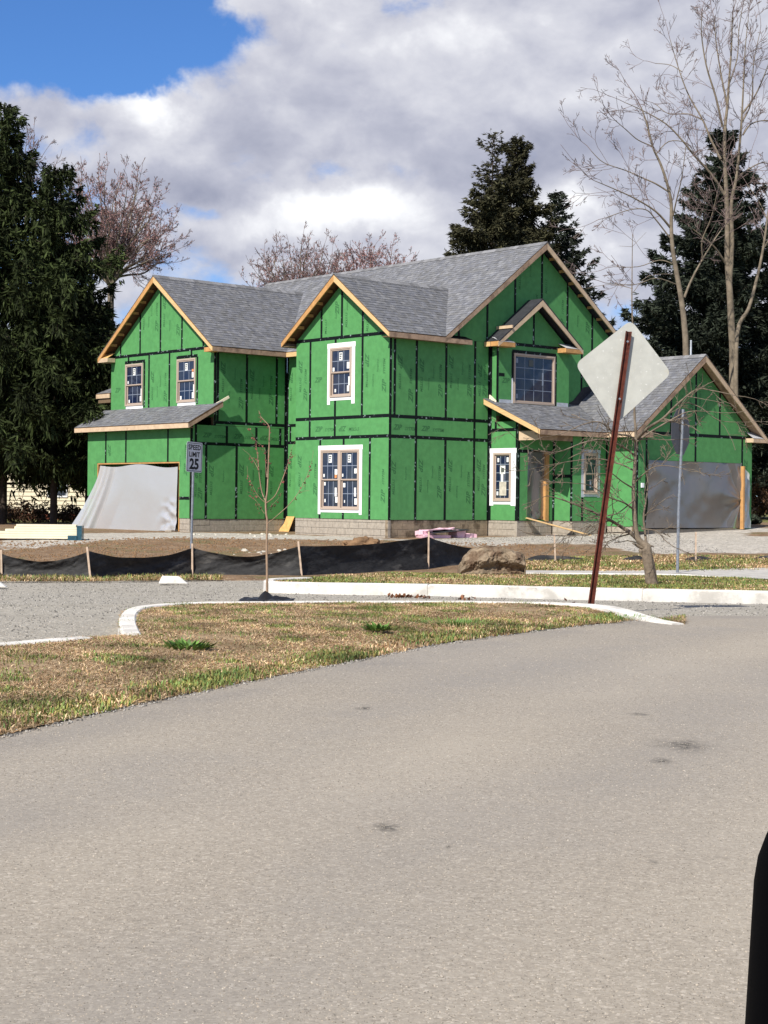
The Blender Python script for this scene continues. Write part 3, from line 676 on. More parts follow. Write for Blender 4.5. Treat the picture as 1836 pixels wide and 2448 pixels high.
# right garage (walls y = 7.36 and x = 3.18)
Ag = Pl('A', 7.36); Bg = Pl('B', 3.18); GC, GH, GE = 10.33, 3.38, 2.75
wall(Ag, [(2.03, -0.16), (3.18, -0.16), (3.18, 2.70), (2.03, 2.70)], [(-0.16, 2.70, [])], prints=False, seed=16)
wall(Bg, [(7.36, -0.3), (13.3, -0.3), (13.3, 2.86), (10.33, 5.09), (7.36, 2.86)], [(-0.3, 2.75, [7.84, 10.28, 12.76]), (2.75, 5.4, [9.03, 10.28, 11.53])], [(7.9, -1, 12.7, 1.91)], tape_end=(True, False), seed=17)
plain('side_wall', M_panel, (-4.0, 13.17, -0.5, 3.03, 13.3, 2.7), (-4.0, 10.6, -0.5, -3.87, 13.1, 2.7))
# insides seen through the sheets
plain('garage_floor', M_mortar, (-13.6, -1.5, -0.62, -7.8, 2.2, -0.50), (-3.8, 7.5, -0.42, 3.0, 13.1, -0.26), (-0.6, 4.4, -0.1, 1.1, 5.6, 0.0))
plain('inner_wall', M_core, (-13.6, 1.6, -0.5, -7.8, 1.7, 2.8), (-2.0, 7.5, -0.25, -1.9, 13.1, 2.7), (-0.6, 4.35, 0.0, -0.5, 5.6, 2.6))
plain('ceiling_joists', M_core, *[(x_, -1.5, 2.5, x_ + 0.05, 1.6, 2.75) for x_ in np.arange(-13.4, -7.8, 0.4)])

# ---- roofs
SH_EXP = 0.145
def roof_plane(name, o, ud, vd, polys, shingles=True, thick=0.05, parent=None, top=None, seed=0, tone=1.0):
    """o: a corner on the eave; ud along the eave, vd up the slope; polys in (u, v)"""
    o, ud, vd = Vector(o), Vector(ud).normalized(), Vector(vd).normalized(); nn = ud.cross(vd).normalized()
    if nn.z < 0: nn = -nn
    d = MB()
    for p in polys: d.prism([o + ud * a + vd * b for a, b in p], -nn * thick)
    deck = d.build(name, top or M_deck, house)
    if not shingles: return deck
    R = random.Random(seed); S = MB()
    umin = min(a for p in polys for a, b in p); umax = max(a for p in polys for a, b in p); vmin = min(b for p in polys for a, b in p); vmax = max(b for p in polys for a, b in p)
    v = vmin - 0.0; row = 0
    while v < vmax:
        u = umin - R.uniform(0, 0.3)
        while u < umax:
            w = R.choice((0.08, 0.11, 0.14, 0.18))
            lam = R.random() < 0.5
            for p in polys:
                c = clip_rect(p, (u + 0.002, v, u + w - 0.002, v + SH_EXP))
                if not c or area2(c) < 1e-4: continue
                g = 0.97 * R.choice((0.14, 0.15, 0.158, 0.165, 0.172, 0.182, 0.205)) * R.uniform(0.9, 1.1) * tone; cb = R.uniform(-0.004, 0.012)
                col = (g * 0.985 - cb * 0.3, g * 0.99, g * 1.015 + cb)
                hb = 0.016 if lam else 0.010
                top_ = [o + ud * a + vd * b + nn * (hb - (b - v) / SH_EXP * (hb - 0.004)) for a, b in c]
                bot_ = [o + ud * a + vd * b + nn * 0.0005 for a, b in c]
                n = len(c); fs = [tuple(range(n))] + [(i, n + i, n + (i + 1) % n, (i + 1) % n) for i in range(n)]
                if (top_[1] - top_[0]).cross(top_[2] - top_[1]).dot(nn) < 0: fs = [f_[::-1] for f_ in fs]
                S.add([*top_, *bot_], fs, col)
            u += w
        v += SH_EXP; row += 1
    s_ = S.build('shingles', M_shingle, deck, kind='stuff')
    return deck
def vup(dirxy, slope):                        # direction up a slope
    return Vector((dirxy[0], dirxy[1], slope)).normalized()
L75 = 1.25
OV = 0.34
# main front and back: eave y = 1.92, ridge y = 6.33
roof_plane('main_roof', (-14.09, 1.92, EAVE), (1, 0, 0), vup((0, 1), 0.75), [[(0, 0), (14.43, 0), (14.43, 4.41 * L75), (0, 4.41 * L75)]], seed=1, tone=1.08)
roof_plane('main_roof', (-14.09, 10.74, EAVE), (1, 0, 0), vup((0, -1), 0.75), [[(0, 0), (14.43, 0), (14.43, 4.41 * L75), (0, 4.41 * L75)]], shingles=False, top=M_felt)
# wing: ridge x = -2.165
def wing_roof(xr, hw, y0, yv, seed):
    for sgn in (1, -1):
        xe = xr + sgn * hw
        roof_plane('wing_roof', (xe, y0, EAVE + 0.006), (0, 1, 0), vup((-sgn, 0), 0.75), [[(0, 0), (yv - y0, 0), (yv - y0 + hw, hw * L75), (0, hw * L75)]], seed=seed + sgn, tone=0.93)
wing_roof(-2.165, 2.505, -0.34, 1.92, 10)
wing_roof(-10.67, 3.42, -1.11, 1.92, 20)
# shed roof over the left garage
ls = math.hypot(1.2, 0.65)
roof_plane('shed_roof', (-14.15, -1.98, 2.972), (1, 0, 0), Vector((0, 1.2, 0.65)), [[(0, 0), (6.85, 0), (6.85, ls + 0.16), (6.62, ls + 0.16), (6.56, ls), (0.0, ls)]], seed=30)
roof_plane('side_shed_roof', (-14.62, -0.82, 4.225), (1, 0, 0), Vector((0, 0.95, 0.45)), [[(0, 0), (0.88, 0), (0.88, 1.05), (0.5, 1.05)]], seed=31)
# entry roof: low slope from the wall down to x = 2.37
lp = math.hypot(2.37, 0.995)
roof_plane('porch_roof', (2.37, 3.88, 2.735), (0, 1, 0), Vector((-2.37, 0, 0.995)), [[(0, 0), (4.6, 0), (4.6, lp), (0.32, lp), (0.28, lp + 0.02), (0, lp + 0.02)]], seed=40)
# right garage roof
for sgn in (-1, 1):
    roof_plane('garage_roof', (0.006 if sgn < 0 else -4.1, GC + sgn * GH, GE + 0.003), (1, 0, 0), vup((0, -sgn), 0.75), [[(0, 0), (3.514 if sgn < 0 else 7.62, 0), (3.514 if sgn < 0 else 7.62, GH * L75), (0, GH * L75)]], seed=50 + sgn)
# small gable over the bay: still in tar paper
for sgn in (-1, 1):
    roof_plane('bay_roof', (0.003, 5.83 + sgn * 1.93, 5.47), (1, 0, 0), vup((0, -sgn), 0.75), [[(0, 0), (0.63, 0), (0.63, 1.93 * L75), (0, 1.93 * L75)]], shingles=False, top=M_felt, thick=0.04)
fl = MB(); fl.prism([Vector((0.004, 7.52, 3.66)), Vector((0.004, 8.25, 3.70)), Vector((0.004, 9.7, 4.79)), Vector((0.004, 9.7, 5.02)), Vector((0.004, 9.3, 4.84)), Vector((0.004, 8.75, 4.36)), Vector((0.004, 8.5, 4.32)), Vector((0.004, 8.0, 3.86))], (0.012, 0, 0))
fl.build('wall_flashing', M_felt, house)
# ridge caps
def ridge_cap(p0, p1):
    mb = MB(); p0, p1 = Vector(p0), Vector(p1); d = (p1 - p0); n = int(d.length / 0.2); dn = d.normalized(); s_ = Vector((-dn.y, dn.x, 0))
    R = random.Random(int(d.length * 100))
    for i in range(n):
        a, b = p0 + d * (i / n), p0 + d * ((i + 1) / n + 0.0)
        g = R.uniform(0.13, 0.24)
        mb.add([a + Vector((0, 0, 0.035)), b + Vector((0, 0, 0.028)), a + s_ * 0.15 - Vector((0, 0, 0.085)), b + s_ * 0.15 - Vector((0, 0, 0.09)), a - s_ * 0.15 - Vector((0, 0, 0.085)), b - s_ * 0.15 - Vector((0, 0, 0.09))],
               [(0, 1, 3, 2), (1, 0, 4, 5), (0, 2, 4), (1, 5, 3)], (g, g, g * 1.02))
    return mb.build('ridge_cap', M_shingle, house, kind='stuff')
ridge_cap((-14.09, 6.33, 8.757), (0.34, 6.33, 8.757)); ridge_cap((-2.165, -0.34, 7.335), (-2.165, 4.3, 7.335)); ridge_cap((-10.67, -1.11, 8.021), (-10.67, 5.3, 8.021)); ridge_cap((0.01, GC, GE + 0.75 * GH + 0.008), (3.52, GC, GE + 0.75 * GH + 0.008))

# ---- fascias and rakes.  A rake board hangs under the roof edge in the plane of the overhang
FH = 0.155
def board(p0, p1, w, t, m, up=(0, 0, 1), name='fascia_board', label=None):
    mb = MB(); mb.bar(p0, p1, t, w, up); return mb.build(name, m, house, label=label)
def rake_pair_A(xc, hw, y, ze, mL, mR, ext=0.0):
    zt = ze + 0.75 * hw; dz = 0.052 + FH / 2 * L75
    th = 0.038
    for sgn, m in ((-1, mL), (1, mR)):
        e = Vector((xc + sgn * hw, y, ze)); a = Vector((xc, y, zt)); mb = MB(); dr = Vector((0, 0, 1))
        q = [a + dr * -0.03, e + dr * -0.03, e + dr * (-0.03 - 0.13), a + dr * (-0.03 - FH * L75)]
        mb.prism([v + Vector((0, -0.002, 0)) for v in q], (0, th, 0)); mb.build('rake_board', m, house)
        if True:
            n = int(hw * L75 / 0.61)
            for i in range(1, n + 1):
                f_ = i / (n + 0.6); p = a.lerp(e, f_); lk = MB(); lk.box(p.x - 0.019, y + th, p.z - 0.16, p.x + 0.019, y + OV - 0.02, p.z - 0.075); lk.build('lookout', m, house)
def rake_pair_B(yc, hw, x, ze, mL, mR, ov=OV, lookouts=True, fh=FH):
    zt = ze + 0.75 * hw; th = 0.038
    for sgn, m in ((-1, mL), (1, mR)):
        e = Vector((x, yc + sgn * hw, ze)); a = Vector((x, yc, zt)); mb = MB(); dr = Vector((0, 0, 1))
        q = [a + dr * -0.03, e + dr * -0.03, e + dr * -0.17, a + dr * (-0.03 - fh * L75)]
        mb.prism([v + Vector((0.002, 0, 0)) for v in q], (-th, 0, 0)); mb.build('rake_board', m, house)
        if lookouts:
            n = int(hw * L75 / 0.61)
            for i in range(1, n + 1):
                p = a.lerp(e, i / (n + 0.6)); lk = MB(); lk.box(x - ov + 0.02, p.y - 0.019, p.z - 0.16, x - th, p.y + 0.019, p.z - 0.075); lk.build('lookout', M_lumber_o, house)
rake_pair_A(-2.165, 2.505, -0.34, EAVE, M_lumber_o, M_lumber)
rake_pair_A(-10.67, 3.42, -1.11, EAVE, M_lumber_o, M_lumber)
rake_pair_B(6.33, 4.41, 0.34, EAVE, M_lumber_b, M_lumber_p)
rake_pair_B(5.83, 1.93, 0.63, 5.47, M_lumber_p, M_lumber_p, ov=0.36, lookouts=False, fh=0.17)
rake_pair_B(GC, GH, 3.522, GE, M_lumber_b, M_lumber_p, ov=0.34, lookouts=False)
for sgn in (-1, 1):
    mb = MB(); e_ = Vector((3.19, GC + sgn * GH * 0.98, GE + 0.02)); a_ = Vector((3.19, GC, GE + 0.75 * GH)); mb.prism([e_ + Vector((0, 0, -0.10)), a_ + Vector((0, 0, -0.10)), a_ + Vector((0, 0, -0.12)), e_ + Vector((0, 0, -0.12))], (0.29, 0, 0)); mb.build('rake_soffit', M_lumber_b, house)
def fbox(m, name, *b):
    mb = MB()
    for q in b: mb.box(*q)
    return mb.build(name, m, house)
# eave fascias (x const) and their soffits
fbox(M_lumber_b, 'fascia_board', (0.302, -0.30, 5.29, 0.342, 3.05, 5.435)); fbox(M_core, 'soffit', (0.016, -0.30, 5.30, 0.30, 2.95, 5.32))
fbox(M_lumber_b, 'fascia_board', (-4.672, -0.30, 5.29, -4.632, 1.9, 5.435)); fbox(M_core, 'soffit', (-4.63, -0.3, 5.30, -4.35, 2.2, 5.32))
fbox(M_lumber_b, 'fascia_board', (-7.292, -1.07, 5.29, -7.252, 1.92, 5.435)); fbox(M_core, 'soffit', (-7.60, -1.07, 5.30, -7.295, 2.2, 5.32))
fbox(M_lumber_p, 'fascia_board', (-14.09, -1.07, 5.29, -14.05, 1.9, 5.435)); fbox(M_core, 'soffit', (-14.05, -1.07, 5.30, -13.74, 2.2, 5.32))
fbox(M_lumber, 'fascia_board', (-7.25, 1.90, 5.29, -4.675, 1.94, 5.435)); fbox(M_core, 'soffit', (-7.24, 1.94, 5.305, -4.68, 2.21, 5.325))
# returns on the front gables: short boxed ends
fbox(M_lumber_o, 'eave_return', (-7.70, -1.108, 5.285, -7.30, -0.80, 5.425)); fbox(M_lumber_p, 'eave_return', (-14.088, -1.108, 5.285, -13.45, -0.80, 5.425))
mb = MB(); mb.prism([Vector((-13.95, -1.1, 5.427)), Vector((-13.46, -1.1, 5.427)), Vector((-13.46, -0.8, 5.62)), Vector((-13.8, -0.8, 5.62))], (0, 0, -0.01)); mb.build('return_cap', M_ply, house)
# return roof on the main gable left (short pent over the fascia end)
mb = MB(); mb.prism([Vector((0.345, 2.1, 5.44)), Vector((0.345, 3.05, 5.44)), Vector((0.02, 3.05, 5.56)), Vector((0.02, 2.1, 5.56))], (0, 0, -0.01)); mb.build('return_cap', M_shingle, house, )
mb.v and None
# bay gable returns
fbox(M_lumber_o, 'eave_return', (0.275, 3.90, 5.315, 0.63, 4.62, 5.455)); fbox(M_lumber_o, 'eave_return', (0.275, 6.93, 5.315, 0.63, 7.76, 5.455))
fbox(M_lumber, 'eave_return', (0.02, 3.88, 5.315, 0.27, 3.90, 5.455))
for (ya, yb) in ((3.95, 4.60), (6.95, 7.70)):
    mb = MB(); ym = (ya + yb) / 2; ap = [Vector((0.282, ya, 5.60 if ya < 5 else 5.62)), Vector((0.282, yb, 5.60 if ya < 5 else 5.62))]
    mb.prism([Vector((0.635, ya, 5.458)), Vector((0.635, yb, 5.458)), ap[1], ap[0]], (0, 0, -0.008), (0.42, 0.42, 0.42)); mb.build('return_cap', M_shingle, house)
# toe board nailed on the bay roof
board((0.02, 4.42, 5.93), (0.70, 4.42, 5.93), 0.09, 0.04, M_lumber_p, name='toe_board')
# shed roof fascias
fbox(M_lumber_p, 'fascia_board', (-14.15, -1.985, 2.805, -7.30, -1.945, 2.95)); fbox(M_core, 'soffit', (-14.1, -1.94, 2.815, -7.33, -1.70, 2.835))
mb = MB(); mb.prism([Vector((-7.30, -1.943, 2.805)), Vector((-7.30, -1.943, 2.965)), Vector((-7.30, -0.62, 3.68)), Vector((-7.30, -0.62, 3.53))], (-0.038, 0, 0)); mb.build('rake_board', M_lumber_b, house)
board((-7.46, -0.75, 3.62), (-7.43, -0.30, 3.865), 0.08, 0.035, M_pale, name='nailer_board')
mb = MB(); mb.prism([Vector((-14.15, -1.943, 2.805)), Vector((-14.15, -1.943, 2.965)), Vector((-14.15, -0.80, 3.585)), Vector((-14.15, -0.80, 3.43))], (0.038, 0, 0)); mb.build('rake_board', M_lumber_p, house)
fbox(M_lumber_p, 'fascia_board', (-14.63, -0.83, 4.06, -13.75, -0.79, 4.205)); fbox(M_core, 'side_shed_end', (-14.55, -0.78, 3.9, -13.76, 0.1, 4.2))
# porch: beam, fascia, rake
fbox(M_lumber_b, 'fascia_board', (2.335, 3.88, 2.575, 2.375, 6.93, 2.712)); fbox(M_lumber_p, 'fascia_board', (2.38, 6.93, 2.585, 3.48, 6.97, 2.725)); fbox(M_lumber_b, 'eave_return', (3.21, 6.975, 2.585, 3.515, 7.75, 2.725))  # front-facing length toned pale as sunlit, side-facing lengths brown as shaded
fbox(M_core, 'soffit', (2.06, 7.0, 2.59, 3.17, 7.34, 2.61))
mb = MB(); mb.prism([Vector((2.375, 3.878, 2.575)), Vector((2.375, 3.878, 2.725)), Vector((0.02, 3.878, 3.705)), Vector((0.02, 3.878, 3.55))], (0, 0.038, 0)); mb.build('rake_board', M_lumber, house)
fbox(M_lumber_p, 'porch_beam', (1.24, 4.18, 2.43, 2.02, 4.21, 2.70)); fbox(M_lumber_b, 'porch_beam', (1.98, 4.215, 2.43, 2.025, 5.73, 2.70)); fbox(M_core, 'porch_ceiling', (1.25, 4.22, 2.71, 1.97, 5.72, 2.73), (2.05, 4.0, 2.59, 2.33, 7.3, 2.61))  # sun and shade in the tones: pale front end, brown side
mb = MB(); mb.prism([Vector((-0.02, 4.155, 3.66)), Vector((0.30, 4.155, 3.56)), Vector((0.30, 4.155, 3.66)), Vector((0.06, 4.155, 3.84)), Vector((-0.02, 4.155, 3.86))], (0, -0.02, 0)); mb.build('flashing_board', M_pale, house)
fbox(M_flash_g, 'step_flashing', (0.276, 4.30, 3.60, 0.281, 4.84, 3.72), (0.276, 6.92, 3.60, 0.281, 7.45, 3.74)); fbox(M_pink, 'step_flashing', (0.276, 6.92, 3.55, 0.284, 7.47, 3.60))
# garage return on the right
fbox(M_lumber_p, 'eave_return', (3.19, 12.92, 2.60, 3.515, 13.69, 2.735))
mb = MB(); mb.prism([Vector((3.52, 12.9, 2.74)), Vector((3.52, 13.6, 2.74)), Vector((3.2, 13.3, 2.94)), Vector((3.2, 12.95, 2.94))], (0, 0, -0.008), (0.40, 0.40, 0.41)); mb.build('return_cap', M_shingle, house)
vent = tubes('vent_pipe', [([Vector((2.9, GC + 0.02, 5.1)), Vector((2.9, GC + 0.02, 5.80))], [0.03, 0.03])], M_flash_g, house)
# white light box on the garage corner
fbox(M_white, 'light_box', (3.186, 7.58, 1.05, 3.24, 7.68, 1.19))

# ---- foundation: courses of block on a core
founds = []
for b_ in ((-8.16, -1.60, -0.75, -7.65, -1.5, -0.02), (-7.75, -1.60, -0.75, -7.65, 2.2, -0.12), (-7.6, 2.30, -0.75, -4.30, 2.4, -0.04), (-4.30, 0.03, -0.75, -0.03, 0.13, -0.02), (-4.30, 0.14, -0.75, -4.2, 2.3, -0.02), (-0.13, 0.14, -0.75, -0.03, 4.15, -0.02),
           (-0.12, 4.20, -0.75, 1.18, 4.3, -0.02), (1.08, 4.31, -0.75, 1.18, 5.7, -0.02), (1.2, 5.77, -0.75, 2.0, 5.87, -0.02), (1.9, 5.88, -0.75, 2.0, 7.3, -0.02), (2.05, 7.39, -0.75, 3.15, 7.49, -0.17)):
    fd = MB(); fd.box(*b_); founds.append(fd.build('foundation', M_mortar, house))
founds.pop(4); f_next = iter(founds)
blk_cache = {}
def block_mesh(w, hh, m, kind):
    key = (round(w, 3), round(hh, 3), m.name, kind)
    if key not in blk_cache:
        mb = MB()
        c = 0.006; d = 0.10
        if kind == 'A':
            fr = [(0, 0), (w, 0), (w, hh), (0, hh)]; inn = [(c, c), (w - c, c), (w - c, hh - c), (c, hh - c)]
            vs = [(x, 0.006, z) for x, z in fr] + [(x, 0, z) for x, z in inn] + [(x, d, z) for x, z in fr]
        else:
            fr = [(0, 0), (w, 0), (w, hh), (0, hh)]; inn = [(c, c), (w - c, c), (w - c, hh - c), (c, hh - c)]
            vs = [(-0.006, x, z) for x, z in fr] + [(0, x, z) for x, z in inn] + [(-d, x, z) for x, z in fr]
        fs = [(4, 5, 6, 7)] + [(i, (i + 1) % 4, 4 + (i + 1) % 4, 4 + i) for i in range(4)] + [((i + 1) % 4, i, 8 + i, 8 + (i + 1) % 4) for i in range(4)]
        me = bpy.data.meshes.new('block'); mb.add(vs, fs); me.from_pydata(mb.v, [], mb.f); me.materials.append(m); me.update()
        blk_cache[key] = me
    return blk_cache[key]
def blockwork(kind, k, u0, u1, ztop, m=M_block, seed=0, cap=0.09):
    R = random.Random(seed); z = ztop; first = True; row = 0; found = next(f_next)
    while z > ztop - 0.62:
        hh = cap if first else 0.19; z0 = z - hh; u = u0; off = 0.2 if row % 2 else 0.0; j = 0.009
        while u < u1 - 0.02:
            w = 0.4 - (off if u == u0 else 0); w = min(w, u1 - u)
            if u1 - u - w < 0.06: w = u1 - u
            o = bpy.data.objects.new('block', block_mesh(w - j, hh - j, m, kind)); dd = R.uniform(-0.003, 0.003)
            link(o, found); o.location = (u + j / 2, k - dd, z0 + j / 2) if kind == 'A' else (k + dd, u + j / 2, z0 + j / 2)
            u += w
        z = z0; first = False; row += 1
blockwork('A', -1.665, -8.18, -7.62, -0.07, seed=1, cap=0.19); blockwork('B', -7.635, -1.66, 2.2, -0.095, seed=2, cap=0.2); blockwork('A', 2.25, -7.1, -4.34, -0.03, seed=3)
blockwork('A', 0.015, -4.33, 0, -0.002, seed=4); blockwork('B', -0.015, 0.0, 4.15, -0.002, M_block_d, seed=5); blockwork('A', 4.185, -0.02, 1.20, -0.002, seed=6); blockwork('B', 1.195, 4.18, 5.74, -0.002, seed=7, cap=0.19)
blockwork('A', 5.755, 1.21, 2.02, -0.002, seed=8, cap=0.19); blockwork('B', 2.015, 5.76, 7.34, -0.002, seed=9, cap=0.19); blockwork('A', 7.375, 2.03, 3.16, -0.165, seed=10, cap=0.19)

# ---- plastic sheets over the openings, each hung on the house (things of their own)
def sheet(name, fn, nu, nv, m, label, cat='plastic sheet'):
    vs = [HW(*fn(i / (nu - 1), j / (nv - 1))) for j in range(nv) for i in range(nu)]
    fs = [(j * nu + i, j * nu + i + 1, (j + 1) * nu + i + 1, (j + 1) * nu + i) for j in range(nv - 1) for i in range(nu - 1)]
    c = HW(*fn(0.5, 1.0)); vs = [v - c for v in vs]
    o = meshobj(name, vs, fs, m, None, smooth=True, label=label, cat=cat); o.location = c; return o
def nz3(x, y, z=0.0): return mnoise.noise(Vector((x, y, z)))
def left_sheet(u, v):
    xl = -12.75 - 1.40 * v ** 1.25; xr = -8.17 - 0.05 * v
    x = xl + (xr - xl) * u; z = 1.66 - 0.06 * u * (1 - v) - v * (2.24 - 0.10 * u); t = (x - xl)
    fold = 1.0 * math.exp(-((t - 0.75 - 0.25 * v) / 0.10) ** 2) * 0.13 + math.exp(-((t - 0.42 - 0.15 * v) / 0.07) ** 2) * 0.08 + math.exp(-((t - 0.12 - 0.3 * v) / 0.09) ** 2) * 0.1
    bag = 0.42 * v ** 1.6 * max(0, 1 - t / 1.9) ** 1.2
    scr = math.exp(-((u - 0.95) / 0.08) ** 2) * (0.16 * nz3(x * 2.5, z * 3.2, 1.0) + 0.03 * nz3(x * 6, z * 7, 4.0)) * sstep(0.45, 0.7, v)
    wr = 0.035 * nz3(x * 0.6, z * 0.5) + 0.006 * nz3(x * 2, z * 1.2, 5)
    top = 0.05 * math.sin(u * 9) * max(0, 0.08 - v) / 0.08
    return x, -1.73 - 0.04 - max(-0.03, fold + bag + scr + wr), z + (0.06 * nz3(x * 1.2, 3) * v if v > 0.9 else 0) - top
sheet('plastic_sheet', left_sheet, 130, 70, M_sheet, 'milky plastic sheet over the left garage opening, billowing out at its lower left corner')
def right_sheet(u, v):
    y = 7.82 + (12.66 - 7.82) * u; z = 1.90 - 2.10 * v
    px, pz = 12.66, 0.70; r = math.hypot(y - px, (z - pz)) + 0.15; a = math.atan2(z - pz, px - y)   # folds run to the nailed right edge
    f = 0.07 * math.sin(a * 5 + 0.6) * min(1, r / 0.8) * math.exp(-r / 2.2) + 0.03 * math.sin(a * 11) * math.exp(-r / 1.2)
    wr = 0.12 * nz3(y * 0.6 + z * .4, z * 0.7, 3) + 0.035 * nz3(y * 1.3 - z, z * 1.5, 7) + 0.007 * nz3(y * 4, z * 3, 9)
    edge = 0.04 * nz3(z * 3.1, 11) * max(0, 1 - u * 12)
    return 3.26 + f + wr, y + edge, z
sheet('plastic_sheet', right_sheet, 110, 60, M_sheet_d, 'dark wrinkled plastic sheet covering the wide right garage opening')
def flap(u, v):
    z = 1.80 - 2.02 * v; y = 12.74 + (0.10 + 0.24 * sstep(0, 0.12, v) + 0.10 * v) * u
    return 3.24 + 0.03 * math.sin(u * 5 + v * 9) + 0.03 * nz3(y * 4, z * 3), y + 0.04 * nz3(z * 4, 2) * u, z
sheet('plastic_sheet', flap, 16, 50, M_sheet, 'narrow loose plastic flap right of the yellow batten on the right garage', 'plastic sheet')
def door_sheet(u, v):
    y = 4.60 + 0.80 * u; z = 2.10 - 2.05 * v
    return 1.16 + 0.03 * nz3(y * 2, z * 1.5) + 0.03 * math.sin(u * 9 + v * 2) * v + (0.06 * nz3(y * 7, z * 7) * sstep(0.8, 1, v)), y, z
sheet('plastic_sheet', door_sheet, 30, 50, M_sheet_d, 'plastic sheet hanging in the front doorway beside the tall white-trimmed window')
bt = MB(); bt.box(-0.06, -0.04, 0, 0.06, 0.04, 2.06); batten = bt.build('wooden_batten', M_lumber_o, None, label='yellow upright wooden batten nailed over the right edge of the right garage sheet', cat='batten')
batten.location = HW(3.35, 12.58, -0.25); batten.rotation_euler = (0, 0, -YAW)
# ================================================================== THE GROUND
def pin(poly, x, y):
    c = False; n = len(poly); j = n - 1
    for i in range(n):
        xi, yi = poly[i][0], poly[i][1]; xj, yj = poly[j][0], poly[j][1]
        if (yi > y) != (yj > y) and x < (xj - xi) * (y - yi) / (yj - yi) + xi: c = not c
        j = i
    return c
def pdist(line, x, y):
    best = 1e9
    for i in range(len(line) - 1):
        ax, ay = line[i][0], line[i][1]; bx, by = line[i + 1][0], line[i + 1][1]
        dx_, dy_ = bx - ax, by - ay; L = dx_ * dx_ + dy_ * dy_ + 1e-12
        t = max(0, min(1, ((x - ax) * dx_ + (y - ay) * dy_) / L)); best = min(best, (x - ax - dx_ * t) ** 2 + (y - ay - dy_ * t) ** 2)
    return math.sqrt(best)
def sheet_ground(name, poly, step, zf, m, colf=None, **kw):
    poly = [(p[0], p[1]) for p in poly]
    # densify the outline
    out_ = []
    for i in range(len(poly)):
        a, b = poly[i], poly[(i + 1) % len(poly)]; n = max(1, int(math.hypot(b[0] - a[0], b[1] - a[1]) / step))
        out_ += [(a[0] + (b[0] - a[0]) * k / n, a[1] + (b[1] - a[1]) * k / n) for k in range(n)]
    pts = [Vector(p) for p in out_]; n0 = len(pts); edges = [(i, (i + 1) % n0) for i in range(n0)]
    xs = [p[0] for p in poly]; ys = [p[1] for p in poly]; R = random.Random(3)
    y = min(ys)
    while y < max(ys):
        x = min(xs)
        while x < max(xs):
            q = (x + R.uniform(-.2, .2) * step, y + R.uniform(-.2, .2) * step)
            if pin(poly, *q): pts.append(Vector(q))
            x += step
        y += step
    v, e, f, *_ = delaunay_2d_cdt(pts, edges, [list(range(n0))], 1, 1e-4)
    V = [(p.x, p.y, zf(p.x, p.y)) for p in v]
    f = [t if (v[t[1]] - v[t[0]]).cross(v[t[2]] - v[t[1]]) > 0 else t[::-1] for t in f]
    cols = [(*colf(p.x, p.y), 1) for p in v] if colf else None
    return meshobj(name, V, f, m, None, cols, smooth=True, kind='structure', **kw)

def GL(pts, off=0.0): return [G(x, y, off) for x, y in pts]
road_edge = GL([(-420, 1672), (-220, 1634), (0, 1590), (150, 1556), (300, 1522), (450, 1490), (600, 1460), (760, 1428), (950, 1391), (1130, 1366), (1300, 1347), (1400, 1338), (1480, 1331)])
def ext(line, L, end=False):
    """carry a line on beyond the frame"""
    if end: d = line[-1] - line[-2]; d.z = 0; return [*line, line[-1] + d.normalized() * L]
    d = line[0] - line[1]; d.z = 0; return [line[0] + d.normalized() * L, *line]
road_edge = ext(road_edge, 16)
road_far = GL([(1560, 1330), (1659, 1331), (1800, 1333), (2000, 1338)])
far_pt = road_far[-1]
def zroad(x, y): return h(x, y) + 0.0
sheet_ground('road', [*road_edge, *road_far, (far_pt.x + 16, far_pt.y - 1.0), (far_pt.x + 16, -25), (-22, -25), (-22, road_edge[0].y - 1.0)], 0.45, zroad, M_road, lambda x, y: (min(1.0, pdist([*road_edge, road_far[0], road_far[2]], x, y) / 20.0), 0, 0))
# the grass island between road and gravel lot
KH = 0.10
kerb_a_px = [(1480, 1327), (1440, 1323), (1395, 1317), (1340, 1309), (1290, 1304), (1200, 1300), (1100, 1298), (900, 1297), (700, 1297.5), (560, 1298), (460, 1299), (390, 1300), (330, 1303), (292, 1308), (270, 1315), (259, 1324), (255, 1338), (257, 1352), (263, 1368)]
kerb_a = GL(kerb_a_px, KH)
kerb_b = GL([(172, 1374), (100, 1379), (40, 1384), (-120, 1396), (-420, 1420)], KH)
kerb_b = ext(kerb_b, 14, True)
KA_END = Vector((kerb_a[0].x, kerb_a[0].y))
island = [*road_edge, *[k for k in kerb_a], *kerb_b]
def zisland(x, y):
    d = pdist(road_edge, x, y)
    return h(x, y) + 0.006 + (KH - 0.025) * sstep(0.0, 1.6, d) * sstep(0.0, 1.6, (Vector((x, y)) - KA_END).length) + 0.012 * mnoise.noise(Vector((x * 1.3, y * 1.3, 0)))
sheet_ground('grass_verge', island, 0.22, zisland, M_verge)
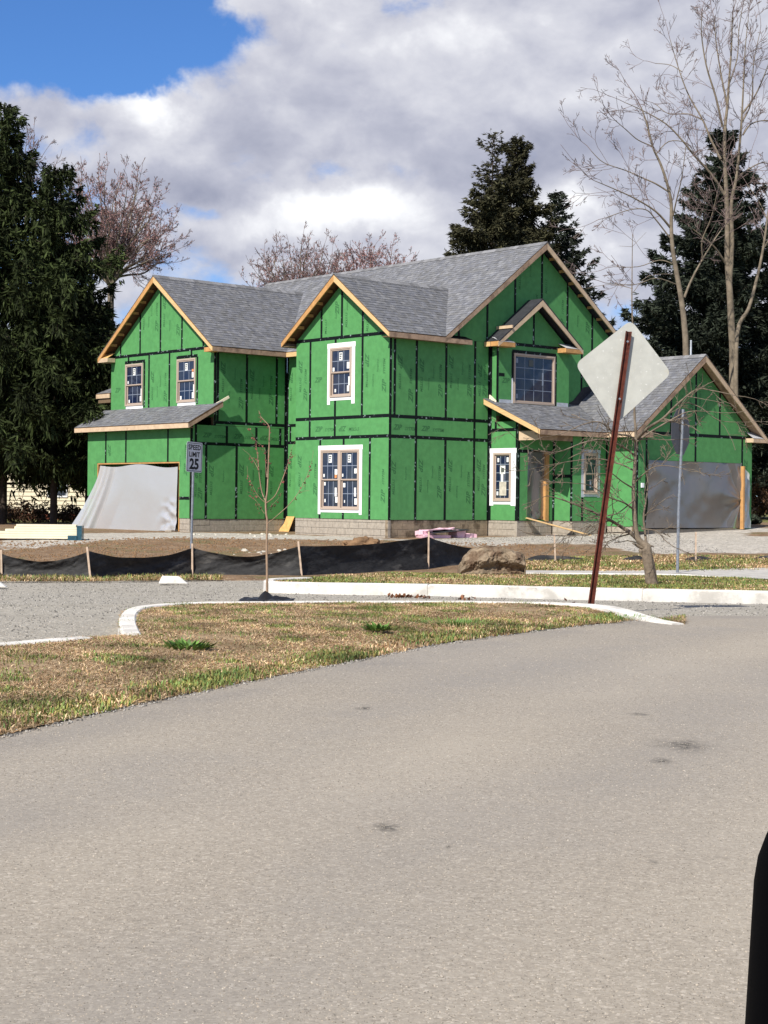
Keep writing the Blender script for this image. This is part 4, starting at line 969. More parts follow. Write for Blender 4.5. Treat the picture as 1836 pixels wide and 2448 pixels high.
# gravel lot: everything between the island and the silt fence, running right to the road
lot = ext(GL([(-420, 1424), (-120, 1400), (40, 1386), (172, 1376)]), 15) + GL([(263, 1371)]) + GL([(255, 1340), (262, 1324), (300, 1308), (400, 1303), (560, 1301)]) + GL([(900, 1300), (1100, 1301), (1290, 1307), (1395, 1321), (1482, 1331), (1560, 1330), (1659, 1331), (1800, 1333), (2000, 1338)]) + [Vector((far_pt.x + 16, far_pt.y - 1.0, 0)), Vector((far_pt.x + 16, far_pt.y + 4.0, 0))] \
      + GL([(2000, 1297), (1659, 1297), (1300, 1289), (1000, 1282), (720, 1272), (700, 1240), (560, 1238), (400, 1236), (190, 1239), (0, 1238), (-260, 1238)]) + [Vector((-20, 34.0, 0))]
def zlot(x, y): return h(x, y) - 0.055 + 0.012 * mnoise.noise(Vector((x * 2, y * 2, 4)))
sheet_ground('gravel_lot', lot, 0.35, zlot, M_gravel)

def kerb(name, line, width, ztop, depth, m, side=1, bevel=0.02, **kw):
    """cast kerb swept along a line of (x, y); its face is on the line, its body to the given side"""
    P = [Vector((p[0], p[1])) for p in line]
    # resample
    Q = [P[0]]
    for i in range(len(P) - 1):
        n = max(1, int((P[i + 1] - P[i]).length / 0.25))
        Q += [P[i].lerp(P[i + 1], k / n) for k in range(1, n + 1)]
    for _ in range(2): Q = [Q[0]] + [(Q[i - 1] + Q[i] * 2 + Q[i + 1]) / 4 for i in range(1, len(Q) - 1)] + [Q[-1]]
    V, Fs = [], []
    QQ = []
    for i, q in enumerate(Q):
        t = (Q[min(i + 1, len(Q) - 1)] - Q[max(i - 1, 0)]).normalized()
        if i % 12 == 7 and i < len(Q) - 2: QQ += [(q - t * .014, t, 0), (q - t * .008, t, 1), (q + t * .008, t, 1), (q + t * .014, t, 0)]   # tooled joint
        else: QQ.append((q, t, 0))
    for q, t, jt in QQ:
        nrm = Vector((-t.y, t.x)) * side
        zt = ztop(q.x, q.y) + 0.004 * mnoise.noise(Vector((q.x * 3, q.y * 3, 9)))
        zt -= 0.014 * jt; g_ = 0.014 * jt
        prof = [(-0.015 + g_, zt - depth), (0.0 + g_, zt - bevel), (bevel + g_, zt), (width - bevel - g_, zt), (width - g_, zt - bevel), (width - g_, zt - depth)]
        V += [(q.x + nrm.x * a, q.y + nrm.y * a, z) for a, z in prof]
    n = 6; Q = QQ
    for i in range(len(Q) - 1):
        for j in range(n - 1):
            a = i * n + j; f = (a, a + n, a + n + 1, a + 1); Fs.append(f if side < 0 else f[::-1])
    Fs.append(tuple(range(n)) if side > 0 else tuple(range(n))[::-1]); e = (len(Q) - 1) * n; Fs.append(tuple(range(e + n - 1, e - 1, -1)) if side > 0 else tuple(range(e, e + n)))
    o = meshobj(name, V, Fs, m, None, kind='structure', **kw)
    bm = bmesh.new(); bm.from_mesh(o.data); bmesh.ops.recalc_face_normals(bm, faces=bm.faces); bm.to_mesh(o.data); bm.free()
    return o
kerb('kerb', kerb_a, 0.16, lambda x, y: h(x, y) + KH - (KH - 0.012) * (1 - sstep(0.0, 1.6, (Vector((x, y)) - KA_END).length)), 0.3, M_conc, side=1)
kerb('kerb', kerb_b, 0.17, lambda x, y: h(x, y) + KH, 0.3, M_conc, side=1)
# second island with its tall kerb
K2 = 0.12
k2_px = [(660, 1246.5), (620, 1247), (590, 1248), (574, 1250), (568, 1253), (571, 1255.5), (585, 1257), (620, 1258), (700, 1259), (850, 1261), (1000, 1263.5), (1150, 1267), (1300, 1270.5), (1480, 1274), (1659, 1277), (1900, 1282)]
k2 = ext(GL(k2_px, K2), 14, True)
kerb('kerb', k2, 0.17, lambda x, y: h(x, y) + K2, 0.34, M_conc, side=1)
isl2_back = [Vector((k2[-1].x, k2[-1].y + 8, 0))] + GL([(2000, 1262), (1659, 1254), (1570, 1249), (1480, 1242), (1300, 1240), (1110, 1239), (1000, 1236), (850, 1238), (720, 1243)], 0.08)
isl2 = [(k2[0].x + .05, k2[0].y - .06), (k2[2].x + .04, k2[2].y - .08), (k2[5].x + .08, (k2[2].y + k2[6].y) / 2), (k2[7].x, k2[7].y + .10)] + [(p.x, p.y + .07) for p in k2[8:]] + [(p.x, p.y) for p in isl2_back]
def zisl2(x, y): return h(x, y) + 0.085 - 0.085 * sstep(31.5, 34.5, y) + 0.02 * mnoise.noise(Vector((x * 1.5, y * 1.5, 2)))
sheet_ground('grass_island', isl2, 0.3, zisl2, M_verge)
# concrete walk behind it
walk = GL([(1110, 1239), (1300, 1240), (1480, 1242), (1570, 1249), (1659, 1254), (2000, 1268), (2600, 1285), (2600, 1222), (2000, 1226), (1659, 1229), (1470, 1234), (1300, 1235.5), (1110, 1235)])
sheet_ground('concrete_walk', walk, 0.4, lambda x, y: h(x, y) + 0.03, mat('grey_walk', (0.42, 0.40, 0.36), 0.9, noise=0.15, nscale=4, bump=0.3))
wl = GL([(1110, 1239), (1300, 1240), (1480, 1242), (1570, 1249)], 0.05)
kerb('kerb', wl, 0.12, lambda x, y: h(x, y) + 0.07, 0.2, M_conc, side=1)
# the yard in front of and round the house
grav_px = [[(0, 1192), (0, 1168), (170, 1152), (415, 1150), (620, 1155), (840, 1163), (850, 1170), (640, 1165), (415, 1162), (250, 1165), (120, 1178)],
           [(860, 1168), (1050, 1161), (1160, 1158), (1300, 1152), (1400, 1142), (1800, 1140), (1800, 1196), (1560, 1194), (1380, 1196), (1300, 1176), (1160, 1172), (1060, 1180), (960, 1178)]]
grav = [[(p.x, p.y) for p in GL(g)] for g in grav_px]
brown = [[(p.x, p.y) for p in GL([(1590, 1156), (1640, 1148), (1800, 1149), (1800, 1158), (1620, 1160)])]]
grassy = [[(p.x, p.y) for p in GL([(1100, 1228), (1130, 1207), (1300, 1203), (1460, 1200), (1560, 1200), (1900, 1204), (1900, 1232), (1470, 1236), (1300, 1238)])]]
def soft(polys, x, y, r):
    s_ = 0
    for k in range(8):
        a = k * math.pi / 4
        for q in (0.5, 1.0): s_ += any(pin(p, x + r * q * math.cos(a), y + r * q * 2 * math.sin(a)) for p in polys)
    return s_ / 16
yard = [(-30, 31.0), (-8.5, 32.2), *[(p.x, p.y) for p in GL([(0, 1249), (190, 1250), (400, 1248), (560, 1249), (660, 1248.5), (850, 1241), (1000, 1239), (1110, 1238)])], *[(p.x, p.y) for p in GL([(1300, 1238.5), (1470, 1237), (1659, 1231), (2000, 1229), (2600, 1226)])], (30, 40), (30, 64), (-30, 64)]
YFRONT = [(p[0], p[1]) for p in yard[1:-4]]
sheet_ground('yard', yard, 0.4, lambda x, y: h(x, y) - 0.075 * (1 - sstep(0.0, 0.7, pdist(YFRONT, x, y))) + 0.03 * mnoise.noise(Vector((x * 0.8, y * 0.8, 6))) * sstep(33, 35, y) * (1 - sstep(44, 47, y)), M_yard,
             lambda x, y: (max(0, soft(grav, x, y, 0.7) - soft(brown, x, y, 0.5)), soft(grassy, x, y, 0.6), 0))
# the wide ground out to the horizon
gx = [-600, -250, -120, -60, -30, -20, -10, 0, 10, 20, 30, 60, 120, 250, 600]; gy = [-300, -100, -40, -25, -10, 0, 5, 8, 12, 16, 20, 24, 28, 31, 34, 40, 46, 52, 58, 66, 80, 120, 200, 400, 900]
V = [(x, y, h(x, y) - (0.22 if abs(x) <= 20 and -25 <= y <= 58 else 0.04)) for y in gy for x in gx]; n = len(gx)
meshobj('ground', V, [(j * n + i, j * n + i + 1, (j + 1) * n + i + 1, (j + 1) * n + i) for j in range(len(gy) - 1) for i in range(n - 1)], M_lawn, None, smooth=True, kind='structure')

# ---- grass: real blades
def blades(name, polys, n, zf, hgt, green_f, seed, wid=0.0045, straw=0.45):
    R = np.random.default_rng(seed); P = []
    xs = [p[0] for q in polys for p in q]; ys = [p[1] for q in polys for p in q]; tries = 0
    while len(P) < n and tries < n * 6:
        x, y = R.uniform(min(xs), max(xs)), R.uniform(min(ys), max(ys)); tries += 1
        if any(pin(q, x, y) for q in polys):
            dens = 0.5 + 0.9 * mnoise.noise(Vector((x * 1.1, y * 1.1, seed)))
            if R.random() < dens + 0.15: P.append((x, y))
    P = np.array(P); n = len(P)
    Z = np.array([zf(x, y) for x, y in P]); gr = np.array([green_f(x, y) for x, y in P])
    g = R.random(n) < gr
    L = hgt * R.uniform(0.5, 1.3, n) * np.where(g, 1.15, 0.9); a = R.uniform(0, 2 * np.pi, n)
    flat = (~g) & (R.random(n) < straw); lean = np.where(flat, R.uniform(1.25, 1.54, n), R.uniform(0.1, 0.75, n))
    L = np.where(flat, L * 2.6, L)
    D = np.stack([np.cos(a) * np.sin(lean), np.sin(a) * np.sin(lean), np.cos(lean)], 1)
    b = a + np.pi / 2 + R.uniform(-.6, .6, n); S = np.stack([np.cos(b), np.sin(b), np.zeros(n)], 1) * (wid * R.uniform(.7, 1.6, n))[:, None]
    B = np.concatenate([P, (Z - 0.004)[:, None]], 1)
    mid = B + D * (L * 0.55)[:, None] + np.array([0, 0, 0.006]); tip = B + (D * L[:, None]) + np.stack([D[:, 0], D[:, 1], -0.35 * np.abs(D[:, 2])], 1) * (L * 0.25)[:, None]
    V = np.stack([B - S, B + S, mid + S * .8, mid - S * .8, tip], 1).reshape(-1, 3); V[:, 2] = np.maximum(V[:, 2], np.repeat(Z, 5) - 0.004)
    k = np.arange(n)[:, None] * 5
    Fc = np.concatenate([k + np.array([[0, 1, 2]]), k + np.array([[0, 2, 3]]), k + np.array([[3, 2, 4]])])
    tone = (R.uniform(0.65, 1.35, n) * np.array([1.0 + 0.75 * mnoise.noise(Vector((x * 2.2, y * 2.2, 11))) for x, y in P]))[:, None]
    cg = np.array([0.16, 0.20, 0.058]) * tone; cg[:, 0] *= R.uniform(.7, 1.5, n)
    cs = np.where(R.random(n)[:, None] < 0.4, np.array([0.58, 0.435, 0.26]), np.array([0.34, 0.215, 0.11])) * tone
    C = np.where(g[:, None], cg, cs); C = np.concatenate([C, np.ones((n, 1))], 1); C = np.repeat(C, 5, 0)
    return fastmesh(name, V, Fc, M_blade, None, C, kind='stuff')
isl_poly = [(p[0], p[1]) for p in island]
clip_isl = [(p[0], p[1]) for p in clip_half(clip_half(isl_poly, -1, 0, 5.2), 1, 0, 5.5)]
TR = random.Random(77); TUFT = {}
for _ in range(900):
    tx, ty = TR.uniform(-5.2, 5.5), TR.uniform(8, 20); TUFT.setdefault((int(tx // 1), int(ty // 1)), []).append((tx, ty, TR.uniform(.03, .16)))
def tuft(x, y):
    for i in (-1, 0, 1):
        for j in (-1, 0, 1):
            for tx, ty, r in TUFT.get((int(x // 1) + i, int(y // 1) + j), ()):
                if (x - tx) ** 2 + (y - ty) ** 2 < r * r: return True
    return False
def green_isl(x, y):
    d = pdist(road_edge, x, y); e = 0.75 * math.exp(-((d - 0.24) / 0.28) ** 2) * (0.40 + 1.3 * mnoise.noise(Vector((x * 0.9, y * 0.9, 1))))
    p = 0.9 * sstep(0.25, 0.55, mnoise.noise(Vector((x * 0.75 + 3, y * 0.75, 5)))) + 0.10
    return min(0.95, max(e, p * 0.6, 0.75 if tuft(x, y) else 0))
blades('grass', [clip_isl], 190000, zisland, 0.026, green_isl, 5, 0.0024, 0.93)
REF = []
for i in range(2, len(road_edge) - 1):
    for k in range(12):
        q = road_edge[i].lerp(road_edge[i + 1], k / 12); REF.append(Vector((q.x, q.y - 0.05 + 0.10 * mnoise.noise(Vector((q.x * 2.2, q.y * 2.2, 4))) + 0.05 * mnoise.noise(Vector((q.x * 7, q.y * 7, 2))), 0)))
edge_poly = [(p.x, p.y) for p in REF] + [(p.x - 0.05, p.y + 0.75) for p in reversed(road_edge[2:])]
blades('grass', [clip_half(edge_poly, 1, 0, KA_END.x - 0.55)], 30000, lambda x, y: max(zisland(x, y), h(x, y) + .006), 0.042, lambda x, y: max(0.05, min(0.9, 0.5 + 1.3 * mnoise.noise(Vector((x * 0.8, y * 0.8, 8))))), 6, 0.0038, 0.4)
isl2c = clip_half(isl2, 1, 0, 9.0)
blades('grass', [isl2c], 70000, zisl2, 0.042, lambda x, y: min(0.9, max(0.05, 0.35 + 0.9 * mnoise.noise(Vector((x * 0.6, y * 0.6, 2))) + 0.25 * sstep(1, 4, x))), 7, 0.006)
blades('grass', [grassy[0]], 30000, lambda x, y: h(x, y), 0.06, lambda x, y: min(0.8, max(0.05, 0.3 + 0.8 * mnoise.noise(Vector((x * 0.5, y * 0.5, 3))))), 8, 0.009, 0.25)
fence_strip = GL([(-60, 1253), (190, 1253), (400, 1250), (480, 1250), (480, 1243), (190, 1245), (-60, 1246)])
blades('grass', [[(p.x, p.y) for p in fence_strip]], 5000, lambda x, y: h(x, y) - 0.02, 0.09, lambda x, y: 0.3, 9, 0.007)
# leaf litter against the tall kerb
def litter(name, spots, label=None):
    R = np.random.default_rng(4); V, Fc = [], []
    for (vx, vy, rx, ry, n) in spots:
        c = G(vx, vy)
        for _ in range(n):
            x, y = c.x + R.normal() * rx, c.y + R.normal() * ry; z = zlot(x, y) + abs(R.normal()) * 0.02 + 0.01; s = R.uniform(0.02, 0.045)
            t = R.normal(size=3); t /= np.linalg.norm(t); u = np.cross(t, [0.2, 0.3, 0.9]); u /= np.linalg.norm(u); b = len(V); p = np.array([x, y, z])
            V += [p - t * s, p + u * s * .6, p + t * s, p - u * s * .6]; Fc.append((b, b + 1, b + 2, b + 3))
    return fastmesh(name, V, Fc, M_leaf, None, kind='stuff')
litter('leaf_litter', [(870, 1284, 0.13, 0.05, 55), (920, 1285, 0.07, 0.05, 18), (1000, 1287, 0.04, 0.05, 12), (1020, 1289, 0.04, 0.04, 8), (960, 1299, 0.5, 0.05, 60), (1180, 1301, 0.3, 0.05, 40), (640, 1305, 0.3, 0.15, 60)])
# stone showing in the worn asphalt
def aggregate(y0, y1, n, s0, s1, seed):
    R = np.random.default_rng(seed); Y = R.uniform(y0, y1, n); X = (R.uniform(-0.26, 0.26, n)) * Y; Z = np.interp(Y, np.linspace(y0, y1, 60), [h(0, y) for y in np.linspace(y0, y1, 60)])
    s = (s0 + (s1 - s0) * R.random(n) ** 2)[:, None]; a = R.uniform(0, 6.28, n)
    P = np.stack([X, Y, Z - 0.0006], 1); ring = [P + np.stack([np.cos(a + k * 1.571), np.sin(a + k * 1.571), np.zeros(n)], 1) * s * R.uniform(.7, 1.2, (n, 1)) for k in range(4)]
    top = P + np.stack([R.normal(0, .25, n), R.normal(0, .25, n), R.uniform(.45, .9, n)], 1) * s
    V = np.stack(ring + [top], 1).reshape(-1, 3); k = np.arange(n)[:, None] * 5
    Fc = np.concatenate([k + np.array([[q, (q + 1) % 4, 4]]) for q in range(4)])
    g = R.choice([0.45, 0.7, 0.92, 1.1, 1.3, 1.6], n, p=[.16, .22, .24, .20, .13, .05]) * R.uniform(.9, 1.1, n); w = R.uniform(-.05, .05, n)
    C = np.stack([0.315 * g * (1 + w), 0.278 * g, 0.225 * g * (1 - w), np.ones(n)], 1); C = np.repeat(C, 5, 0)
    return fastmesh('road_aggregate', V, Fc, M_agg, None, C, kind='stuff')
aggregate(3.6, 6.5, 70000, 0.0016, 0.0042, 21); aggregate(6.5, 10.5, 70000, 0.002, 0.005, 22); aggregate(10.5, 16.0, 30000, 0.003, 0.0065, 23)
# stones lying on the gravel
def pebbles(name, poly, n, zf, s0, s1, m, seed):
    R = np.random.default_rng(seed); xs = [p[0] for p in poly]; ys = [p[1] for p in poly]; V, Fc = [], []
    k = 0
    while k < n:
        x, y = R.uniform(min(xs), max(xs)), R.uniform(min(ys), max(ys))
        if not pin(poly, x, y): continue
        k += 1; s = R.uniform(s0, s1); b = len(V); a = R.uniform(0, 6.28)
        z = zf(x, y)
        q = [(math.cos(a + i * 2.1) * s * R.uniform(.7, 1.2), math.sin(a + i * 2.1) * s * R.uniform(.7, 1.2)) for i in range(3)]
        V += [(x + i, y + j, z - 0.002) for i, j in q] + [(x + i * .6, y + j * .6, z + s * R.uniform(.4, .8)) for i, j in q]
        Fc += [(b, b + 1, b + 4), (b, b + 4, b + 3), (b + 1, b + 2, b + 5), (b + 1, b + 5, b + 4), (b + 2, b, b + 3), (b + 2, b + 3, b + 5), (b + 3, b + 4, b + 5)]
    return fastmesh(name, V, Fc, m, None, kind='stuff')
M_peb = mat('loose_stone', (0.24, 0.225, 0.20), 0.9, island=0.55)
lotp = [(p[0], p[1]) for p in lot]
KLN = [(k.x, k.y) for k in kerb_a]
pebbles('loose_gravel', clip_half(clip_half(lotp, -1, 0, 8), 1, 0, 8), 14000, lambda x, y: zlot(x, y) - (0.5 if pdist(KLN, x, y) < 0.25 else 0), 0.006, 0.017, M_peb, 1)
redge = [(p.x + 0.02, p.y - 0.16) for p in road_edge[2:]] + [(p.x, p.y + 0.12) for p in reversed(road_edge[2:])]
pebbles('loose_gravel', redge, 1500, lambda x, y: h(x, y) + 0.004, 0.004, 0.011, M_peb, 2)
gy_poly = [(p[0], p[1]) for p in grav[1]]
pebbles('loose_gravel', clip_half(gy_poly, 1, 0, 9), 4000, lambda x, y: h(x, y), 0.008, 0.025, M_peb, 3)
yd_poly = [(p.x, p.y) for p in GL([(0, 1215), (0, 1170), (400, 1160), (1000, 1172), (1300, 1180), (1300, 1205), (1000, 1200), (600, 1190), (300, 1205)])]
pebbles('clods', yd_poly, 3000, lambda x, y: h(x, y), 0.012, 0.045, M_dirtpile, 4)
pebbles('pale_rubble', [(p.x, p.y) for p in GL([(490, 1200), (500, 1186), (620, 1184), (640, 1192), (560, 1203)])], 22, lambda x, y: h(x, y) - 0.03, 0.04, 0.14, M_debris, 5)
pebbles('pale_rubble', [(p.x, p.y) for p in GL([(415, 1162), (640, 1160), (640, 1154), (415, 1153)])], 26, lambda x, y: h(x, y) - 0.02, 0.03, 0.10, M_debris, 6)

# ================================================================== SITE OBJECTS
# silt fence: stakes and sagging black fabric
fence = empty('silt_fence', G(190, 1247), label='black sagging silt fence on wooden stakes along the back of the gravel lot', cat='silt fence')
FO = Vector(fence.location)
st_px = [(-240, 1247, 1188), (3, 1245, 1188), (192, 1248, 1181), (415, 1241, 1174), (648, 1243, 1169), (925, 1228, 1148), (1062, 1212, 1182)]
st = []
for vx, vb, vt in st_px:
    b = G(vx, vb); st.append((b, at(vx, vt, b.y)))
Vf, Ff = [], []; NU, NV = 70, 16
for i in range(len(st) - 1):
    (a, at_), (b, bt_) = st[i], st[i + 1]; base = len(Vf); span = (b - a).length
    ta = a.z + (at_.z - a.z) * 0.86; tb = b.z + (bt_.z - b.z) * 0.86
    for j in range(NV):
        for k in range(NU):
            u, v = k / (NU - 1), j / (NV - 1)
            p = a.lerp(b, u); zb = h(p.x, p.y) - 0.06; sag = (0.15, 0.17, 0.16, 0.20, 0.07, 0.08)[i] * (1 - abs(2 * u - 1) ** (1.6 + .3 * (i % 3))) + 0.012 * nz3(u * 6, i)
            zt = ta + (tb - ta) * u - sag; z = zb + (zt - zb) * v
            bel = 0.10 * math.sin(math.pi * v) * math.sin(math.pi * u) + 0.03 * nz3(p.x * 1.5, v * 2, 3) + 0.04 * math.sin(11 * u + 6 * v) * math.exp(-min(u, 1 - u) * 7) + 0.03 * nz3(u * 9 - v * 5, v * 3, i) + 0.02 * nz3(u * 24 + v * 14, v * 5, i + 5) - 0.18 * (1 - v) ** 3 * (0.6 + 0.5 * nz3(p.x, 2))
            Vf.append((p.x - FO.x, p.y + 0.03 + bel - FO.y, z - FO.z))
    Ff += [(base + j * NU + k, base + j * NU + k + 1, base + (j + 1) * NU + k + 1, base + (j + 1) * NU + k) for j in range(NV - 1) for k in range(NU - 1)]
meshobj('fabric', Vf, Ff, M_mesh, fence, smooth=True)
for i, (b, t) in enumerate(st[:-1]):
    mb = MB(); ln = (-0.03, 0, -0.03, 0.004, -0.035, 0.01)[i]
    mb.bar(b - FO + Vector((0.012 - ln, -0.02, -0.1)), t - FO + Vector((ln, -0.02, 0.0)), 0.036, 0.03, (0, 1, 0)); mb.build('stake', M_stake, fence)
fence2 = empty('silt_fence', G(1200, 1214), label='fallen remains of black silt fence with two stakes in the right grass strip', cat='silt fence')
FO2 = Vector(fence2.location)
for (vx, vb, vt, dxx) in ((1200, 1215, 1154, -0.03), (1503, 1214, 1149, 0.0)):
    b = G(vx, vb); t = at(vx, vt, b.y); mb = MB(); mb.bar(b - FO2 + Vector((0, 0, -0.1)), t - FO2 + Vector((dxx, 0, 0)), 0.036, 0.03, (0, 1, 0)); mb.build('stake', M_stake, fence2)
def rag(pts):
    Vr, Fr = [], []; n = 14
    for k in range(n):
        u = k / (n - 1); x0 = pts[0][0] + (pts[1][0] - pts[0][0]) * u
        vb = pts[0][1] + (pts[1][1] - pts[0][1]) * u; b = G(x0, vb); hh = pts[2] * (math.sin(math.pi * u) ** 0.7 * (0.75 + 0.5 * nz3(u * 3, x0 * 0.01))) + 0.01
        for j in range(4): Vr.append((b.x - FO2.x, b.y - FO2.y + 0.18 * j / 3 + 0.05 * nz3(u * 5, j), b.z - FO2.z + hh * math.sin(j / 3 * 1.9) + 0.01))
    Fr = [(k * 4 + j, k * 4 + 4 + j, k * 4 + 5 + j, k * 4 + 1 + j) for k in range(n - 1) for j in range(3)]
    meshobj('fabric', Vr, Fr, M_mesh, fence2, smooth=True)
rag(((1130, 1213), (1270, 1210), 0.16)); rag(((1345, 1212), (1410, 1211), 0.11)); rag(((1480, 1211), (1545, 1210), 0.10)); rag(((1625, 1208), (1720, 1206), 0.07))

# concrete wheel stops
def wheel_stop(vx0, vx1, vb, vt, label):
    a, b = G(vx0, vb), G(vx1, vb); c = (a + b) / 2; L = (b - a).length; hh = (vb - vt) * VS / F_PX * c.y * 0.85; mb = MB(); w = 0.24
    V = [(-L / 2, -w / 2, -.03), (L / 2, -w / 2, -.03), (L / 2, w / 2, -.03), (-L / 2, w / 2, -.03), (-L / 2 + .06, -w / 2 + .05, hh * .8), (L / 2 - .16, -w / 2 + .05, hh * .75), (L / 2 - .16, w / 2 - .05, hh * .75), (-L / 2 + .06, w / 2 - .05, hh * .8)]
    mb.add(V, [(0, 3, 2, 1), (4, 5, 6, 7), (0, 1, 5, 4), (1, 2, 6, 5), (2, 3, 7, 6), (3, 0, 4, 7)])
    o = mb.build('wheel_stop', M_conc, None, label=label, cat='wheel stop', group='concrete wheel stops at the back of the gravel lot'); o.location = c; o.rotation_euler = (0, 0, 0.12)
    m_ = o.modifiers.new('bevel', 'BEVEL'); m_.width = 0.02; m_.segments = 2
wheel_stop(343, 406, 1257, 1238, 'short white concrete wheel stop below the speed limit sign'); wheel_stop(-45, 16, 1264, 1246, 'white concrete wheel stop cut off by the left edge of the photo')

# leaning diamond sign seen from behind, on a rusty U-channel post
b0 = G(1275, 1315); YS = b0.y
tp = at(1358, 716, YS); sg = empty('warning_sign', b0, label='grey back of a diamond road sign on a leaning rusty steel post', cat='road sign')
ax = (tp - b0); Lp = ax.length; axn = ax.normalized(); side = Vector((0, -1, 0)).cross(axn).normalized(); side = -side if side.x < 0 else side; fwd_ = axn.cross(side).normalized()
fwd_ = fwd_ if fwd_.y < 0 else -fwd_
def channel(m_parent, p0, p1, w, d, mname, mm, off=0.0):
    prof = [(-w, 0), (-w * .62, 0), (-w * .34, -d), (w * .34, -d), (w * .62, 0), (w, 0), (w, 0.006), (w * .58, 0.006), (w * .28, -d + .007), (-w * .28, -d + .007), (-w * .58, 0.006), (-w, 0.006)]
    n = len(prof); V = [p0 + side * a - fwd_ * (b + off) for a, b in prof] + [p1 + side * a - fwd_ * (b + off) for a, b in prof]
    Fs = [(i, (i + 1) % n, n + (i + 1) % n, n + i) for i in range(n)]
    caps = [(0, 1, 10, 11), (1, 2, 9, 10), (2, 3, 8, 9), (3, 4, 7, 8), (4, 5, 6, 7)]
    Fs += [c[::-1] for c in caps] + [tuple(n + i for i in c) for c in caps]
    o = meshobj(mname, V, Fs, mm, m_parent)
    bm = bmesh.new(); bm.from_mesh(o.data); bmesh.ops.recalc_face_normals(bm, faces=bm.faces); bm.to_mesh(o.data); bm.free(); return o
Z0 = Vector((0, 0, 0))
channel(sg, -axn * 0.3, axn * Lp, 0.036, -0.032, 'post', M_rust, -0.02)
channel(sg, -axn * 0.25 + side * 0.006, axn * 0.62 + side * 0.006, 0.036, -0.032, 'stub_post', M_rust, 0.03)
hl = MB()
for i in range(int(Lp / 0.0508)):
    c = axn * (0.04 + i * 0.0508) + fwd_ * 0.0135
    for sx in (-0.028, 0.028):
        q = c + side * sx - fwd_ * 0.0125
        hl.add([q + side * 0.0045 + axn * 0.0, q + axn * 0.0045, q - side * 0.0045, q - axn * 0.0045], [(0, 1, 2, 3)])
hl.build('punched_holes', M_black, sg)
cor = [at(1364, 690, YS) - b0, at(1452, 806, YS) - b0, at(1329, 918, YS) - b0, at(1243, 786, YS) - b0]
cen = sum(cor, Vector()) / 4
def rounded(cs, r, n=6):
    o_ = []
    for i in range(4):
        p, a, b = cs[i], cs[i - 1], cs[(i + 1) % 4]; da, db = (a - p).normalized(), (b - p).normalized()
        for k in range(n + 1):
            t = k / n; o_.append(p + da * r * (1 - t) ** 2 + db * r * t ** 2)
    return o_
pl_ = MB(); back = rounded(cor, 0.09)
back = [v + Vector((0, 0.035, 0)) for v in back]
pl_.prism(back, Vector((0, 0.004, 0))); plate = pl_.build('sign_plate', M_signback, sg)
fc = MB(); fc.prism([cen + (v - cen) * 0.985 + Vector((0, 0.0042, 0)) for v in back], Vector((0, 0.0006, 0))); fc.build('sign_face', M_yellow, plate)
for t_ in (0.9, 0.62):
    q = axn * Lp * 1.0 - axn * (0.12 if t_ > .7 else 0.78); vs, fs = lathe(None, [(0, 0.012), (0.012, 0.012), (0.014, 0), (0.0, 0)], 8)
    meshobj('bolt', [Vector((v[0], -v[2], v[1])) + q + fwd_ * 0.035 for v in vs], fs, M_metal, sg)

# speed limit sign
YL = 34.0
sb = at(411, 1243, YL); sb.z = h(sb.x, sb.y); s_ = empty('speed_limit_sign', sb, label='white speed limit 25 sign on a thin grey post before the left garage', cat='road sign')
tl_, tr_, br_, bl_ = at(407, 953, YL), at(436, 957, YL), at(433, 1022, YL), at(404.5, 1018, YL)
ctr = (tl_ + tr_ + br_ + bl_) / 4 - sb; hh = ((tl_ - bl_).length + (tr_ - br_).length) / 4; ww = hh * 0.8
appw = ((tr_ - tl_).length + (br_ - bl_).length) / 4; ang = math.acos(min(1, appw / ww))
pt_ = at(413.5, 1000, YL + 0.02)
V1, F1 = tube_arrays([([Vector((0, 0.03, -0.3)), Vector((ctr.x - 0.02, 0.03, ctr.z + hh * 0.8))], [0.026, 0.026])], 8); fastmesh('post', V1, F1, M_metal, s_, smooth=True)
sp_ = MB()
rr = [Vector((-ww, 0, -hh)), Vector((ww, 0, -hh)), Vector((ww, 0, hh)), Vector((-ww, 0, hh))]
sp_.prism(rounded(rr, 0.05), Vector((0, 0.004, 0))); pls = sp_.build('sign_plate', M_signface, s_); pls.location = ctr + Vector((0, -0.01, 0)); pls.rotation_euler = (0, math.radians(2), ang)
bd = MB()
for a in ((-ww + .02, -hh + .02, ww - .02, -hh + .032), (-ww + .02, hh - .032, ww - .02, hh - .02), (-ww + .02, -hh + .032, -ww + .032, hh - .032), (ww - .032, -hh + .032, ww - .02, hh - .032)): bd.box(a[0], -0.0015, a[1], a[2], -0.0005, a[3])
bd.build('sign_border', M_black, pls)
for txt, sz, z, bold in (('SPEED', 0.175, 0.235, 0.004), ('LIMIT', 0.175, 0.06, 0.004), ('25', 0.36, -0.185, 0.012)):
    me = text_mesh(txt, sz * hh / 0.375, 0, bold); me.materials.clear(); me.materials.append(M_black); o = bpy.data.objects.new('lettering', me); link(o, pls)
    o.matrix_local = Matrix.Translation((0, -0.0012, z * hh / 0.375)) @ Matrix.Rotation(math.pi / 2, 4, 'X')
